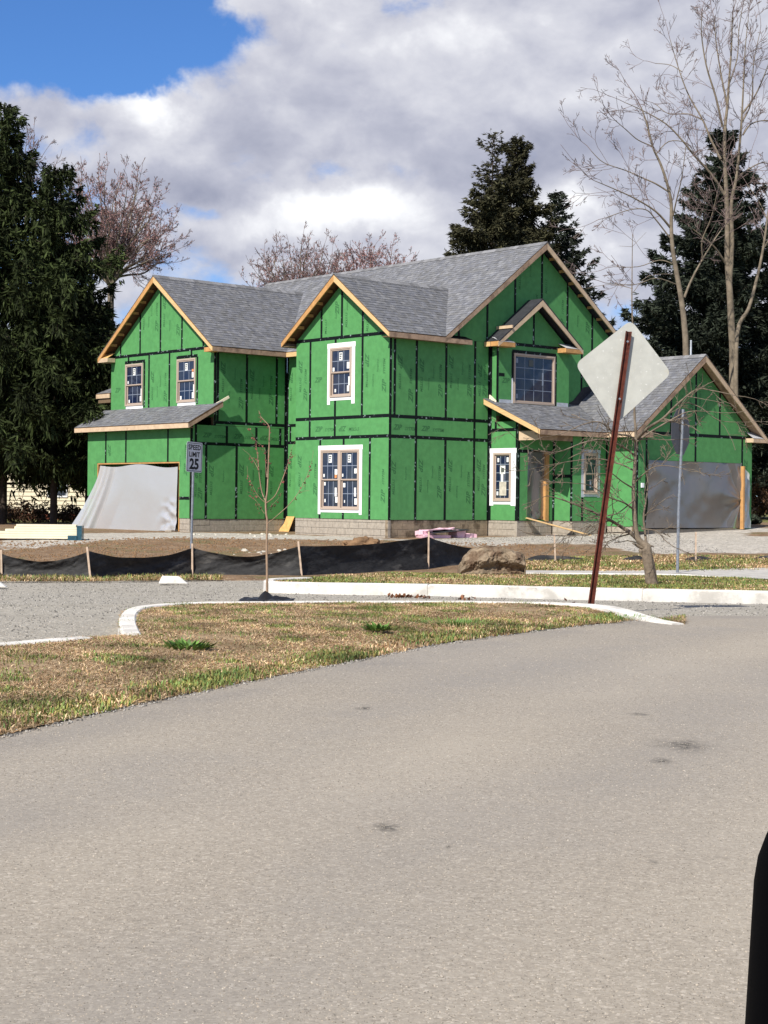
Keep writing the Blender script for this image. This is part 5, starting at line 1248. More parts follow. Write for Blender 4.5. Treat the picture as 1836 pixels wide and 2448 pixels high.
# stop sign from behind, nearly edge on
YO = 35.0
so = at(1463, 1241, YO); so.z = h(so.x, so.y); s2 = empty('stop_sign', so, label='dull back of an octagonal sign turned nearly edge-on, on a steel post', cat='road sign')
otop, obot = at(1472, 882, YO) - so, at(1472, 983, YO) - so; oc = (otop + obot) / 2; orad = (otop - obot).length / 2 / math.cos(math.pi / 8) * 0.98
V1, F1 = tube_arrays([([Vector((0, 0.0, -0.3)), at(1466, 1100, YO) - so, at(1475.5, 884, YO) - so], [0.034, 0.034, 0.032])], 8); fastmesh('post', V1, F1, M_metal, s2, smooth=True)
oa = math.radians(57)
oct_ = [Vector((math.cos(math.pi / 8 + k * math.pi / 4) * orad, 0, math.sin(math.pi / 8 + k * math.pi / 4) * orad)) for k in range(8)]
om = MB(); om.prism(oct_, Vector((0, 0.004, 0))); op = om.build('sign_plate', M_stopback, s2); op.location = oc + Vector((-0.01, 0.05, 0)); op.rotation_euler = (0, math.radians(2.0), oa)
om = MB(); om.prism([v * 0.98 + Vector((0, 0.0042, 0)) for v in oct_], Vector((0, 0.0005, 0))); om.build('sign_face', M_stopface, op)

# lumber
def board_stack(name, o, yaw, boards, m, **kw):
    e = empty(name, o, yaw, **kw)
    for (x0, y0, z0, x1, y1, z1) in boards:
        mb = MB(); mb.box(x0, y0, z0, x1, y1, z1); mb.build('board', m, e)
    return e
lo = G(70, 1166); lo = Vector((lo.x, lo.y, h(lo.x, lo.y)))
bds = []; R = random.Random(5)
lev = [(-1.9, 1.25), (-1.55, 1.3), (-1.1, 1.27), (-0.7, 1.25), (-0.45, 1.24), (-0.40, 1.22)]
for k, (a, b) in enumerate(lev):
    for j in range(5):
        bds.append((a + R.uniform(-.05, .05), j * 0.09 - 0.2, 0.04 + k * 0.065, b + R.uniform(-.05, .03), j * 0.09 - 0.2 + 0.084, 0.04 + k * 0.065 + 0.060))
stack = board_stack('lumber_stack', lo, math.radians(5), bds, M_pale, label='stepped stack of pale new boards lying left of the left garage', cat='lumber')
wr = MB(); wr.box(1.22, -0.235, 0.0, 1.36, -0.21, 0.40); wr.box(1.37, -0.22, 0.0, 1.375, 0.10, 0.40); wr.box(0.98, -0.26, -0.02, 1.22, -0.225, 0.13)
wrap = wr.build('torn_wrapping', M_blue, stack)
# pink insulation board pile by the wing
R = random.Random(8)
for i, (u0, u1, d0, d1, z0, t, lab) in enumerate(((0.85, 1.80, 0.30, 0.75, -0.53, 0.10, 'thick pink foam board at the bottom of the pile by the foundation'), (0.82, 1.18, 0.28, 0.65, -0.43, 0.12, 'short pink foam block on the left of the pile by the foundation'),
        (0.9, 2.0, 0.35, 0.75, -0.29, 0.03, 'long thin pink foam sheet topmost on the pile by the foundation'), (2.12, 2.45, 0.35, 0.75, -0.53, 0.24, 'crumpled pink foam piece right of the pile by the foundation'), (2.45, 2.85, 0.45, 0.8, -0.53, 0.13, 'small pink foam offcut farthest right on the ground by the foundation'))):
    mb = MB(); mb.box(-(d1 - d0) / 2, -(u1 - u0) / 2, 0, (d1 - d0) / 2, (u1 - u0) / 2, t)
    o = mb.build('foam_board', M_pink, None, label=lab, cat='foam board', group='pink foam boards piled by the wing'); o.location = HW((d0 + d1) / 2, (u0 + u1) / 2, z0); o.rotation_euler = (R.uniform(-.05, .05), R.uniform(-.05, .05), -YAW + R.uniform(-.15, .15))
    bm = bmesh.new(); bm.from_mesh(o.data); bmesh.ops.subdivide_edges(bm, edges=bm.edges, cuts=4, use_grid_fill=True)
    for v in bm.verts: v.co += Vector((nz3(v.co.x * 9, v.co.y * 9, i), nz3(v.co.y * 9, v.co.z * 9, i + 3), nz3(v.co.x * 8, v.co.y * 8, i + 7))) * 0.035
    bm.to_mesh(o.data); bm.free()
mb = MB(); mb.box(-0.28, -0.75, 0, 0.28, 0.75, 0.02); o = mb.build('tar_paper', M_felt, None, label='dark sheet of tar paper lying between the pink foam boards', cat='tar paper'); o.location = HW(0.58, 1.75, -0.325); o.rotation_euler = (0.06, 0.05, -YAW)
# plywood leaning over the gap in the foundation
mb = MB(); mb.prism([Vector((-0.62, -0.28, -0.56)), Vector((0.02, -0.28, -0.54)), Vector((0.02, -0.02, 0.0)), Vector((-0.40, -0.02, 0.0)), Vector((-0.44, -0.10, -0.25))], (0, -0.015, 0))
o = mb.build('plywood_sheet', M_ply, None, label='orange plywood offcut leaning against the foundation in the inner corner', cat='plywood'); o.location = HW(-7.12, 2.23, 0); o.rotation_euler = (0, 0, -YAW)
# ramp plank at the entry
p0, p1 = HW(1.28, 4.5, 0.08), HW(2.45, 6.1, -0.43)
mb = MB(); mb.bar(Z0, p1 - p0, 0.28, 0.04); o = mb.build('ramp_plank', M_lumber, None, label='long plank ramp sloping down from the front doorway to the ground', cat='plank'); o.location = p0
mb = MB(); mb.box(-.15, -.08, 0, .15, .08, .05); o = mb.build('white_scrap', M_white, None, label='small white scrap on the ground under the plank ramp', cat='scrap'); o.location = HW(1.55, 5.3, -0.48); o.rotation_euler = (0, 0, 0.2)
# timbers at the foot of the left garage sheet
mb = MB(); mb.box(-2.3, -0.04, 0, 2.2, 0.05, 0.05); o = mb.build('timber_strip', M_lumber_p, None, label='long timber strip weighting the foot of the left garage sheet', cat='timber'); o.location = HW(-10.3, -1.85, -0.59); o.rotation_euler = (0, 0, -YAW)
mb = MB(); mb.box(-0.22, -0.06, 0, 0.22, 0.06, 0.09); o = mb.build('timber_block', M_lumber_o, None, label='short orange timber block at the right foot of the left garage sheet', cat='timber'); o.location = HW(-8.9, -1.95, -0.6); o.rotation_euler = (0, 0, -YAW)
mb = MB(); mb.box(-0.14, -0.08, 0, 0.14, 0.08, 0.14); o = mb.build('concrete_lump', M_block, None, label='grey concrete block at the right corner of the left garage sheet', cat='block'); o.location = HW(-8.4, -1.88, -0.6); o.rotation_euler = (0, 0, -YAW + .2)
# heap of earth, boulder, stones
def lump(name, c, sx, sy, sz, m, seed, label, cat, rough=0.25, flat=False, sub=4, **kw):
    bm = bmesh.new(); bmesh.ops.create_icosphere(bm, subdivisions=sub, radius=1)
    for v in bm.verts:
        d = v.co.normalized(); n = nz3(d.x * 1.3 + seed, d.y * 1.3, d.z * 1.3) * rough + nz3(d.x * 3 + seed, d.y * 3, d.z * 3) * rough * .55 + nz3(d.x * 8, d.y * 8 + seed, d.z * 8) * rough * .22
        if flat: n += 0.08 * (round(n * 5) / 5 - n)
        v.co = d * (1 + n); v.co.x *= sx; v.co.y *= sy; v.co.z *= sz
    me = bpy.data.meshes.new(name); bm.to_mesh(me); bm.free(); me.polygons.foreach_set('use_smooth', [not flat] * len(me.polygons)); me.materials.append(m)
    o = bpy.data.objects.new(name, me); link(o, None, label, cat, **kw); o.location = c; return o
pc = G(785, 1180); lump('dirt_pile', pc + Vector((0, 0.25, -0.04)), 0.50, 0.42, 0.25, M_dirtpile, 3.3, 'small heap of orange brown earth in front of the wing', 'dirt pile', 0.5, sub=5)
bc = G(1066, 1252); bw = 72 * VS / F_PX * bc.y; bh = 66 * VS / F_PX * bc.y
def boulder():
    """split block of stone: outline in the face, a pale weathered sloping top, a broken undercut front"""
    bm = bmesh.new(); bmesh.ops.create_icosphere(bm, subdivisions=6, radius=1)
    prof_ = [(-1.0, 0.0), (-0.97, 0.30), (-0.80, 0.62), (-0.55, 0.86), (-0.2, 0.98), (0.25, 0.97), (0.55, 0.84), (0.85, 0.76), (0.99, 0.60), (1.0, 0.25), (0.97, 0.0)]
    for v in bm.verts:
        d = v.co.normalized(); x = max(-1, min(1, d.x * 1.35)) if abs(d.x) < .74 else math.copysign(1, d.x)
        ztop = np.interp(x, [p[0] for p in prof_], [p[1] for p in prof_])
        z = max(-0.25, min(1, d.z * 1.6)); y = max(-1, min(1, d.y * 1.4))
        under = 0.0
        if y < 0: under = 0.28 * sstep(0.62, 0.25, z) * (0.5 + 0.9 * sstep(-0.4, 0.5, x))
        n1 = nz3(x * 2.2 + 7, y * 2.2, z * 2.6); n2 = nz3(x * 5.5, y * 5.5 + 3, z * 6); n3 = nz3(x * 13, y * 13, z * 13 + 5)
        q = Vector((x * bw * (1 + .05 * n2), y * 0.62 * (1 - .35 * max(0, z) ** 2) + under * .62, z * ztop * bh))
        st_ = 0.10 * (round(n1 * 3.2) / 3.2) + 0.045 * (round(n2 * 2.2) / 2.2) + 0.018 * n3
        q += Vector((d.x * .6, d.y, d.z * (0.15 if z > .6 else .6))) * st_
        v.co = q
    me = bpy.data.meshes.new('boulder'); bm.to_mesh(me); bm.free(); me.materials.append(M_rock)
    o = bpy.data.objects.new('boulder', me); link(o, None, 'big brown angular boulder on the grass island behind the white kerb', 'boulder'); o.location = bc + Vector((0, 0.55, 0.06)); return o
boulder()
# mulch mat and sapling
sp0 = G(577, 1299, 0.07)
mm = MB(); R = random.Random(2)
mv = []
for j in range(8):
    for i in range(16):
        x = -0.29 + 0.58 * i / 15; y = -0.28 + 0.56 * j / 7; e = max(abs(x) / 0.29, abs(y) / 0.28)
        mv.append((x * (1 + .1 * nz3(y * 5, 1)), y, 0.035 + 0.06 * nz3(x * 9, y * 9, 2) - 0.02 * e + (0.08 * math.exp(-((x) ** 2 + y ** 2) / .006))))
o = meshobj('weed_mat', mv, [(j * 16 + i, j * 16 + i + 1, j * 16 + 17 + i, j * 16 + 16 + i) for j in range(7) for i in range(15)], M_blackpl, None, smooth=True, label='crumpled black plastic mat round the foot of the thin sapling', cat='weed mat'); o.location = sp0 + Vector((0.0, 0, 0.0))

# ================================================================== TREES
def twigs(start, direction, length, radius, depth, R, paths, tips, gravity=0.0, spread=0.65, nside=(3, 5), wob=0.13, up=0.0, sides=5, minr=0.0035):
    n = max(4, int(length / 0.28)); n = min(n, 12); p = Vector(start); d = Vector(direction).normalized(); pts = [p.copy()]; rad = [radius]
    for i in range(n):
        d = (d + Vector((R.gauss(0, wob), R.gauss(0, wob), R.gauss(0, wob) + up - gravity * i / n))).normalized(); p = p + d * (length / n); pts.append(p.copy()); rad.append(max(minr, radius * (1 - 0.85 * (i + 1) / n)))
    paths.append((pts, rad, sides if depth > 1 else 3)); tips.append((pts[-1], d.copy()))
    if depth <= 0: return
    for _ in range(R.randint(*nside)):
        k = R.randint(max(1, n // 4), n - 1); base = pts[k]; dd = (pts[k] - pts[k - 1]).normalized()
        ax_ = Vector((R.gauss(0, 1), R.gauss(0, 1), R.gauss(0, 1))).cross(dd).normalized(); nd = (dd * math.cos(spread) + ax_ * math.sin(spread) * R.uniform(0.7, 1.25)).normalized()
        twigs(base, nd, length * R.uniform(0.38, 0.62) * (1 - 0.3 * k / n), rad[k] * 0.62, depth - 1, R, paths, tips, gravity, spread, nside, wob * 1.1, up, sides, minr)
def smooth_path(P, n=4):
    P = [Vector(p) for p in P]; out_ = []
    for i in range(len(P) - 1):
        a = P[max(0, i - 1)]; b = P[i]; c = P[i + 1]; d = P[min(len(P) - 1, i + 2)]
        for k in range(n):
            t = k / n; out_.append(0.5 * ((2 * b) + (c - a) * t + (2 * a - 5 * b + 4 * c - d) * t * t + (3 * b - a - 3 * c + d) * t ** 3))
    return out_ + [P[-1]]
def limb(P, r0, r1, n=4):
    q = smooth_path(P, n); m_ = len(q); return q, [r0 + (r1 - r0) * (i / (m_ - 1)) ** 0.85 for i in range(m_)]
def crown_from_limbs(limbs, R, per, length, depth, paths, tips, start=0.25, **kw):
    for pts, rad in limbs:
        n = len(pts); L = sum((pts[i + 1] - pts[i]).length for i in range(n - 1))
        for _ in range(int(per * L) + 1):
            f = R.uniform(start, 1.0); k = min(n - 2, int(f * (n - 1))); dd = (pts[k + 1] - pts[k]).normalized()
            ax_ = Vector((R.gauss(0, 1), R.gauss(0, 1), R.gauss(0, 0.6))).cross(dd).normalized(); s = R.uniform(0.5, 1.05)
            nd = (dd * math.cos(s) + ax_ * math.sin(s)).normalized(); twigs(pts[k], nd, length * R.uniform(0.5, 1.1) * (1.1 - 0.6 * f), min(rad[k] * 0.5, 0.015), depth, R, paths, tips, **kw)
        twigs(pts[-1], (pts[-1] - pts[-2]), length * 0.7, rad[-1], depth, R, paths, tips, **kw)
def buds(name, tips, m, parent, size, per, R, O, back=0.0):
    n = len(tips) * per; rg = np.random.default_rng(3)
    T = np.array([tuple(t[0] - O) for t in tips], float); D = np.array([tuple(t[1]) for t in tips], float)
    T = np.repeat(T, per, 0) - np.repeat(D, per, 0) * rg.uniform(0, back, (n, 1)); T += rg.normal(0, size * 0.5, T.shape)
    a = rg.normal(size=(n, 3)); a /= np.linalg.norm(a, axis=1)[:, None]; b = np.cross(a, rg.normal(size=(n, 3))); b /= np.linalg.norm(b, axis=1)[:, None]
    s = (size * rg.uniform(.5, 1.2, n))[:, None]
    V = np.stack([T - a * s, T + b * s * .7, T + a * s, T - b * s * .7], 1).reshape(-1, 3); Fc = np.arange(n * 4).reshape(-1, 4)
    return fastmesh(name, V, Fc, m, parent)
def finish_tree(e, trunk_paths, twig_paths, tm, wm, O):
    sh = lambda ps: [([p - O for p in q[0]], q[1], *(q[2:])) for q in ps]
    tubes('trunk', sh(trunk_paths), tm, e, 8)
    if twig_paths: tubes('crown', sh(twig_paths), wm, e, 4)

# sapling
R = random.Random(12)
e = empty('young_tree', sp0, label='thin leafless sapling with small red buds on the near grass verge', cat='tree')
Ysp = sp0.y
def sp(x, y, dy=0.0): return asrc(440 + x / 5.53, 960 + y / 5.53, Ysp + dy)
stem = limb([sp0 - Vector((0, 0, .05)), at(577, 1240, Ysp), at(576, 1180, Ysp), sp(1100, 1600), sp(1085, 1480), sp(1080, 1330), sp(1100, 1180), sp(1110, 950, .03), sp(1120, 700, .03), sp(1130, 400, 0), sp(1120, 320), sp(1060, 250), sp(1010, 190), sp(990, 120)], 0.015, 0.003)
lims = [limb([sp(1080, 1320), sp(1030, 1200, .1), sp(1000, 1020, .1), sp(985, 860, .08), sp(970, 700, .1), sp(945, 520, .1), sp(900, 430, .05)], 0.012, 0.003),
        limb([sp(1090, 1340), sp(1200, 1250, -.1), sp(1280, 1080, -.1), sp(1340, 920, -.1), sp(1390, 760, -.1), sp(1420, 640, -.1)], 0.011, 0.003),
        limb([sp(1090, 1450), sp(1150, 1380, .1), sp(1240, 1290, .2)], 0.007, 0.002), limb([sp(1100, 1620, 0), sp(1240, 1500, -.1), sp(1400, 1350, -.1), sp(1540, 1160, -.1), sp(1640, 950, -.1), sp(1690, 780, -.1)], 0.009, 0.002),
        limb([sp(1080, 1340), sp(1020, 1290, 0), sp(960, 1220, 0), sp(900, 1100, 0), sp(850, 980)], 0.006, 0.002), limb([sp(1060, 1480), sp(1010, 1400), sp(960, 1320)], 0.004, 0.002),
        limb([sp(985, 900, .08), sp(930, 800, .1), sp(870, 710, .1)], 0.006, 0.002), limb([sp(1090, 1000), sp(1080, 850, .1), sp(1070, 640, .1), sp(1000, 560, .1)], 0.006, 0.002), limb([sp(720, 590, .1), sp(690, 480, .1)], 0.002, 0.002), limb([sp(780, 790, .1), sp(790, 600, .1)], .002, .002)]
lims = lims[:-2]
tp_, tw_, ti_ = [(*stem,)], [], []
lims = [(p_, [q * 0.7 for q in r_]) for p_, r_ in lims]
for l in lims: tw_.append((*l,))
crown_from_limbs(lims, R, 3.0, 0.16, 0, tw_, ti_, minr=0.0015)
finish_tree(e, tp_, tw_, M_bark_y, M_bark_y, sp0)
tt = [(l[0][k], Vector((0, 0, 1))) for l in lims for k in range(len(l[0]) // 2, len(l[0]), 2)] + [(stem[0][k], Vector((0, 0, 1))) for k in range(32, len(stem[0]), 3)]
buds('bud_clusters', tt + ti_[::3], M_bud, e, 0.013, 6, R, sp0, 0.06)

# crabapple behind the diamond sign
cb = G(1408, 1263, 0.08); Yc = cb.y; R = random.Random(21)
e = empty('crabapple_tree', cb, label='bare crooked tree with tangled side branches standing behind the diamond sign post', cat='tree')
def cq(x, y, dy=0.0): return asrc(1140 + x / 2.3836, 900 + y / 2.3836, Yc + dy)
trunk_ = limb([cb + Vector((.01, 0, -.1)), cq(985, 1090), cq(968, 1010), cq(965, 970), cq(925, 935), cq(905, 870), cq(897, 780), cq(893, 650), cq(900, 520), cq(905, 400), cq(905, 300), cq(898, 200), asrc(1515, 830, Yc), asrc(1511, 740, Yc), asrc(1511, 660, Yc), asrc(1512, 560, Yc)], 0.112, 0.008)
trunk_ = (trunk_[0], [r * (0.62 if i > 18 else 1.0 - 0.38 * max(0, i - 10) / 8) if True else r for i, r in enumerate(trunk_[1])])
pr = limb([cq(962, 1000), cq(950, 965), cq(880, 895), cq(830, 862), cq(780, 830, -.2), cq(700, 790, -.5), cq(600, 745, -.6), cq(480, 700, -.7), cq(400, 680, -.8)], 0.05, 0.006)
cl = [limb([cq(965, 975), cq(960, 900, .1), cq(950, 800, .1), cq(965, 700, .1), cq(975, 600, .15), cq(955, 520, .1)], 0.026, 0.007),
      limb([cq(895, 640), cq(830, 600, -.2), cq(780, 560, -.5), cq(700, 500, -.9)], 0.016, 0.005), limb([cq(895, 760), cq(840, 720, -.3), cq(760, 690, -.6), cq(640, 620, -.9), cq(560, 610, -1)], 0.018, 0.004),
      limb([cq(905, 370), cq(870, 340, -.2), cq(780, 320, -.5), cq(700, 260, -.7), cq(600, 275, -.9), cq(500, 320, -1.0), cq(420, 340, -1.1)], 0.02, 0.004), limb([cq(900, 450), cq(830, 400, -.3), cq(720, 360, -.6), cq(600, 380, -.8), cq(460, 430, -1), cq(330, 420, -1.1), cq(260, 380, -1.2)], 0.018, 0.004),
      limb([cq(900, 540), cq(820, 500, .2), cq(700, 470, .1), cq(560, 480, 0), cq(440, 500, -.2), cq(300, 530, -.3)], 0.014, 0.004), limb([cq(915, 350), cq(980, 290, -.2), cq(1060, 240, -.4), cq(1140, 160, -.5), cq(1250, 75, -.6), cq(1340, 80, -.7), cq(1480, 110, -.8)], 0.03, 0.006),
      limb([cq(910, 370), cq(1000, 310, .1), cq(1120, 240, .2), cq(1210, 200, .3), cq(1330, 200, .4)], 0.02, 0.005), limb([cq(905, 600), cq(1000, 520, -.3), cq(1100, 510, -.4), cq(1220, 540, -.6)], 0.012, 0.004), limb([cq(940, 870), cq(1020, 880, -.2), cq(1080, 940, -.4), cq(1140, 980, -.5)], 0.012, 0.004),
      limb([cq(880, 890), cq(780, 890, -.1), cq(640, 900, -.3), cq(500, 910, -.4), cq(420, 905, -.5)], 0.011, 0.004), limb([cq(900, 700), cq(800, 780, -.4), cq(700, 800, -.7), cq(600, 830, -.9)], 0.012, 0.004), limb([cq(1140, 160, -.5), cq(1200, 150, -.5), cq(1280, 180, -.5), cq(1380, 250, -.6), cq(1500, 260, -.6)], 0.012, 0.004),
      limb([cq(900, 480), cq(850, 460, -.2), cq(820, 430, -.4), cq(770, 400, -.5)], 0.012, 0.004), limb([asrc(1513, 700, Yc), asrc(1550, 660, Yc), asrc(1620, 655, Yc)], 0.006, 0.003), limb([asrc(1513, 690, Yc), asrc(1460, 680, Yc), asrc(1400, 690, Yc)], .006, .003), limb([asrc(1511, 590, Yc), asrc(1480, 588, Yc)], .004, .002), limb([asrc(1511, 590, Yc), asrc(1545, 555, Yc)], .004, .002)]
tw_, ti_ = [], []
crown_from_limbs([pr] + cl[:14], R, 4.6, 0.85, 2, tw_, ti_, start=0.12, minr=0.0045, nside=(1, 3), wob=0.18)
knob = [([cq(955, 975), cq(920, 965), cq(885, 950)], [0.05, 0.035, 0.006]), ([cq(940, 1000), cq(925, 985)], [0.045, 0.02]), ([cq(965, 975), cq(990, 965), cq(1010, 968)], [0.04, 0.02, 0.006])]
finish_tree(e, [(*trunk_,), (*pr,), *[(*l,) for l in cl], *knob], tw_, M_bark_c, M_bark_c, cb)

# two tall bare trees right of the house
def br(x, y, Y): return asrc(1350 + x / 2.572, y / 2.572, Y)
def bare_tree(label, Y, trunk, limbs_, r0, seed, per, twl, dep=3):
    R = random.Random(seed); base = br(trunk[0][0], trunk[0][1], Y); base = Vector((base.x, base.y, h(base.x, base.y)))
    e = empty('bare_tree', base, label=label, cat='tree', group='tall bare trees right of the house')
    t0 = br(*trunk[0], Y); tl = limb([base - Vector((0, 0, 0.2)), base.lerp(t0, 0.5), *[br(x, y, Y) for x, y in trunk]], r0, 0.025)
    lm = []
    for pts_, ra in limbs_:
        dz_ = R.uniform(-1.6, 1.6); lm.append(limb([br(x, y, Y + dz_ * (i / (len(pts_) - 1))) for i, (x, y) in enumerate(pts_)], ra * 0.68, 0.014))
    tw_, ti_ = [], []
    top = (tl[0][len(tl[0]) // 2:], tl[1][len(tl[1]) // 2:])
    crown_from_limbs(lm + [top], R, per, twl, dep, tw_, ti_, start=0.2, up=0.03, minr=0.0085, nside=(2, 3), spread=0.62)
    finish_tree(e, [(*tl,), *[(*l,) for l in lm]], tw_, M_bark_g, M_bark_m, base); return e
bare_tree('leaning bare tree left of the tallest one, beyond the right garage', 68.0, [(745, 2190), (735, 1990), (715, 1830), (690, 1690), (665, 1540), (655, 1400), (655, 1250), (630, 1130), (590, 1010), (540, 900), (505, 760), (470, 660)],
    [([(650, 1400), (560, 1300), (430, 1220), (300, 1160), (180, 1110)], .075), ([(660, 1480), (560, 1350), (500, 1290), (400, 1290), (250, 1340)], .05), ([(640, 1180), (560, 1130), (470, 1090), (380, 1050), (240, 1000), (165, 930)], .06), ([(735, 1830), (780, 1720), (850, 1590), (930, 1460), (975, 1400)], .09), ([(850, 1600), (845, 1480), (900, 1340), (940, 1180)], .06),
     ([(665, 1330), (690, 1220), (720, 1090), (745, 900)], .05), ([(540, 900), (450, 860), (380, 800), (310, 740)], .04), ([(660, 1620), (580, 1600), (450, 1640), (300, 1640)], .035), ([(690, 1750), (560, 1710), (430, 1750), (250, 1740)], .03), ([(560, 950), (640, 870), (750, 880), (800, 950)], .035)], 0.165, 31, 1.35, 3.0)
bare_tree('tallest bare tree, forked with upright limbs reaching the top right corner', 72.0, [(1035, 2200), (1025, 2000), (1015, 1800), (1000, 1600), (1000, 1400), (995, 1200), (985, 1000), (985, 800), (1000, 650), (1010, 500), (1025, 300), (1030, 100)],
    [([(1015, 1750), (1030, 1500), (1025, 1250), (1055, 1100), (1075, 900), (1090, 700), (1100, 500), (1110, 300), (1130, 100)], .16), ([(985, 1200), (900, 1070), (800, 960), (720, 860), (620, 760), (480, 680), (370, 630)], .10), ([(970, 780), (930, 600), (870, 400), (840, 200), (845, 80)], .09), ([(960, 980), (900, 860), (850, 740), (760, 580), (700, 420), (650, 250)], .09),
     ([(1095, 830), (1150, 760), (1250, 740), (1350, 760)], .06), ([(1090, 700), (1170, 590), (1240, 430), (1280, 300)], .07), ([(1000, 1640), (930, 1530), (840, 1450), (740, 1370)], .08), ([(1050, 1100), (1130, 1040), (1230, 1000), (1330, 1060)], .06), ([(1000, 650), (960, 450), (930, 250), (920, 120)], .07), ([(1085, 760), (1150, 620), (1160, 400), (1200, 200)], .06), ([(720, 440), (650, 400), (560, 390)], .03), ([(850, 740), (760, 700), (640, 700), (560, 640)], .04), ([(1010, 520), (1060, 360), (1070, 200), (1090, 60)], .05)], 0.215, 32, 1.35, 3.0)
bare_tree('slanting bare tree at the right edge of the photo, leaning right', 71.0, [(1060, 2060), (1130, 1900), (1180, 1720), (1220, 1530), (1245, 1350), (1270, 1150), (1300, 950)], [([(1220, 1530), (1300, 1400), (1360, 1250)], .06), ([(1245, 1350), (1200, 1250), (1120, 1130)], .03)], 0.125, 33, 1.0, 2.2)

# maples in bud behind
def maple(label, vx, vtop, spread_v, vbase, Y, bm_, seed, n1, per=2.2, trunk_r=0.2, group='budding trees behind the house', tone=M_bark_m, twl=1.5, bud=0.03, nb=1):
    """a round open crown: limbs fan out from the fork to a dome, every limb carries twigs with buds at their tips"""
    R = random.Random(seed); b = at(vx, 1080, Y); b = Vector((b.x, b.y, h(b.x, b.y))); O = Vector((b.x, b.y, at(vx, vbase, Y).z)); H = at(vx, vtop, Y).z - O.z; Wd = spread_v * VS / F_PX * Y
    e = empty('budding_tree', b, label=label, cat='tree', group=group); tp_ = [([b - Vector((0, 0, .2)), b.lerp(O, .5), O], [trunk_r, trunk_r * .85, trunk_r * .7])]
    tw_, ti_ = [], []; lm = []
    for i in range(n1):
        a = i * 2.39996 + R.uniform(-.3, .3); th = math.acos(1 - (i + .5) / n1 * 0.98); rr = R.uniform(0.80, 0.95)
        end = O + Vector((math.cos(a) * math.sin(th) * Wd * rr, math.sin(a) * math.sin(th) * Wd * rr, (0.08 + 0.85 * math.cos(th)) * H * rr))
        d = end - O; mid = O + d * .5 + Vector((d.x * .06, d.y * .06, abs(d.length) * R.uniform(-.12, .04)))
        lm.append(limb([O - Vector((0, 0, R.uniform(0, H * .12))), O.lerp(mid, .5) + Vector((0, 0, -d.length * .03)), mid, O + d * .78 + Vector((R.gauss(0, .12), R.gauss(0, .12), R.gauss(0, .1))), end], trunk_r * .32, 0.014))
    crown_from_limbs(lm, R, per, twl, 3, tw_, ti_, start=0.25, up=0.06, minr=0.0085, nside=(2, 3), spread=0.6)
    finish_tree(e, tp_ + [(*l,) for l in lm], tw_, M_bark_g, tone, b); buds('buds', ti_, bm_, e, bud, nb, R, b, 0.4); return e
maple('budding red maple between the dark spruces and the left gable', 235, 322, 165, 590, 74.0, M_budp, 41, 40, 3.6, 0.2, bud=0.026, nb=2)
maple('grey twiggy tree rising behind the main roof ridge, left of its neighbour', 640, 494, 125, 690, 86.0, M_budp, 42, 40, 3.8, 0.18, twl=1.6, bud=0.03)
maple('pinkish budding tree behind the main roof ridge, right of its neighbour', 785, 503, 135, 690, 88.0, M_budp, 43, 40, 3.8, 0.18, bud=0.034, nb=2)
maple('small bare crown showing behind the top of the left spruces', 50, 270, 70, 420, 80.0, M_budp, 44, 14, 1.6, 0.12, bud=0.025)

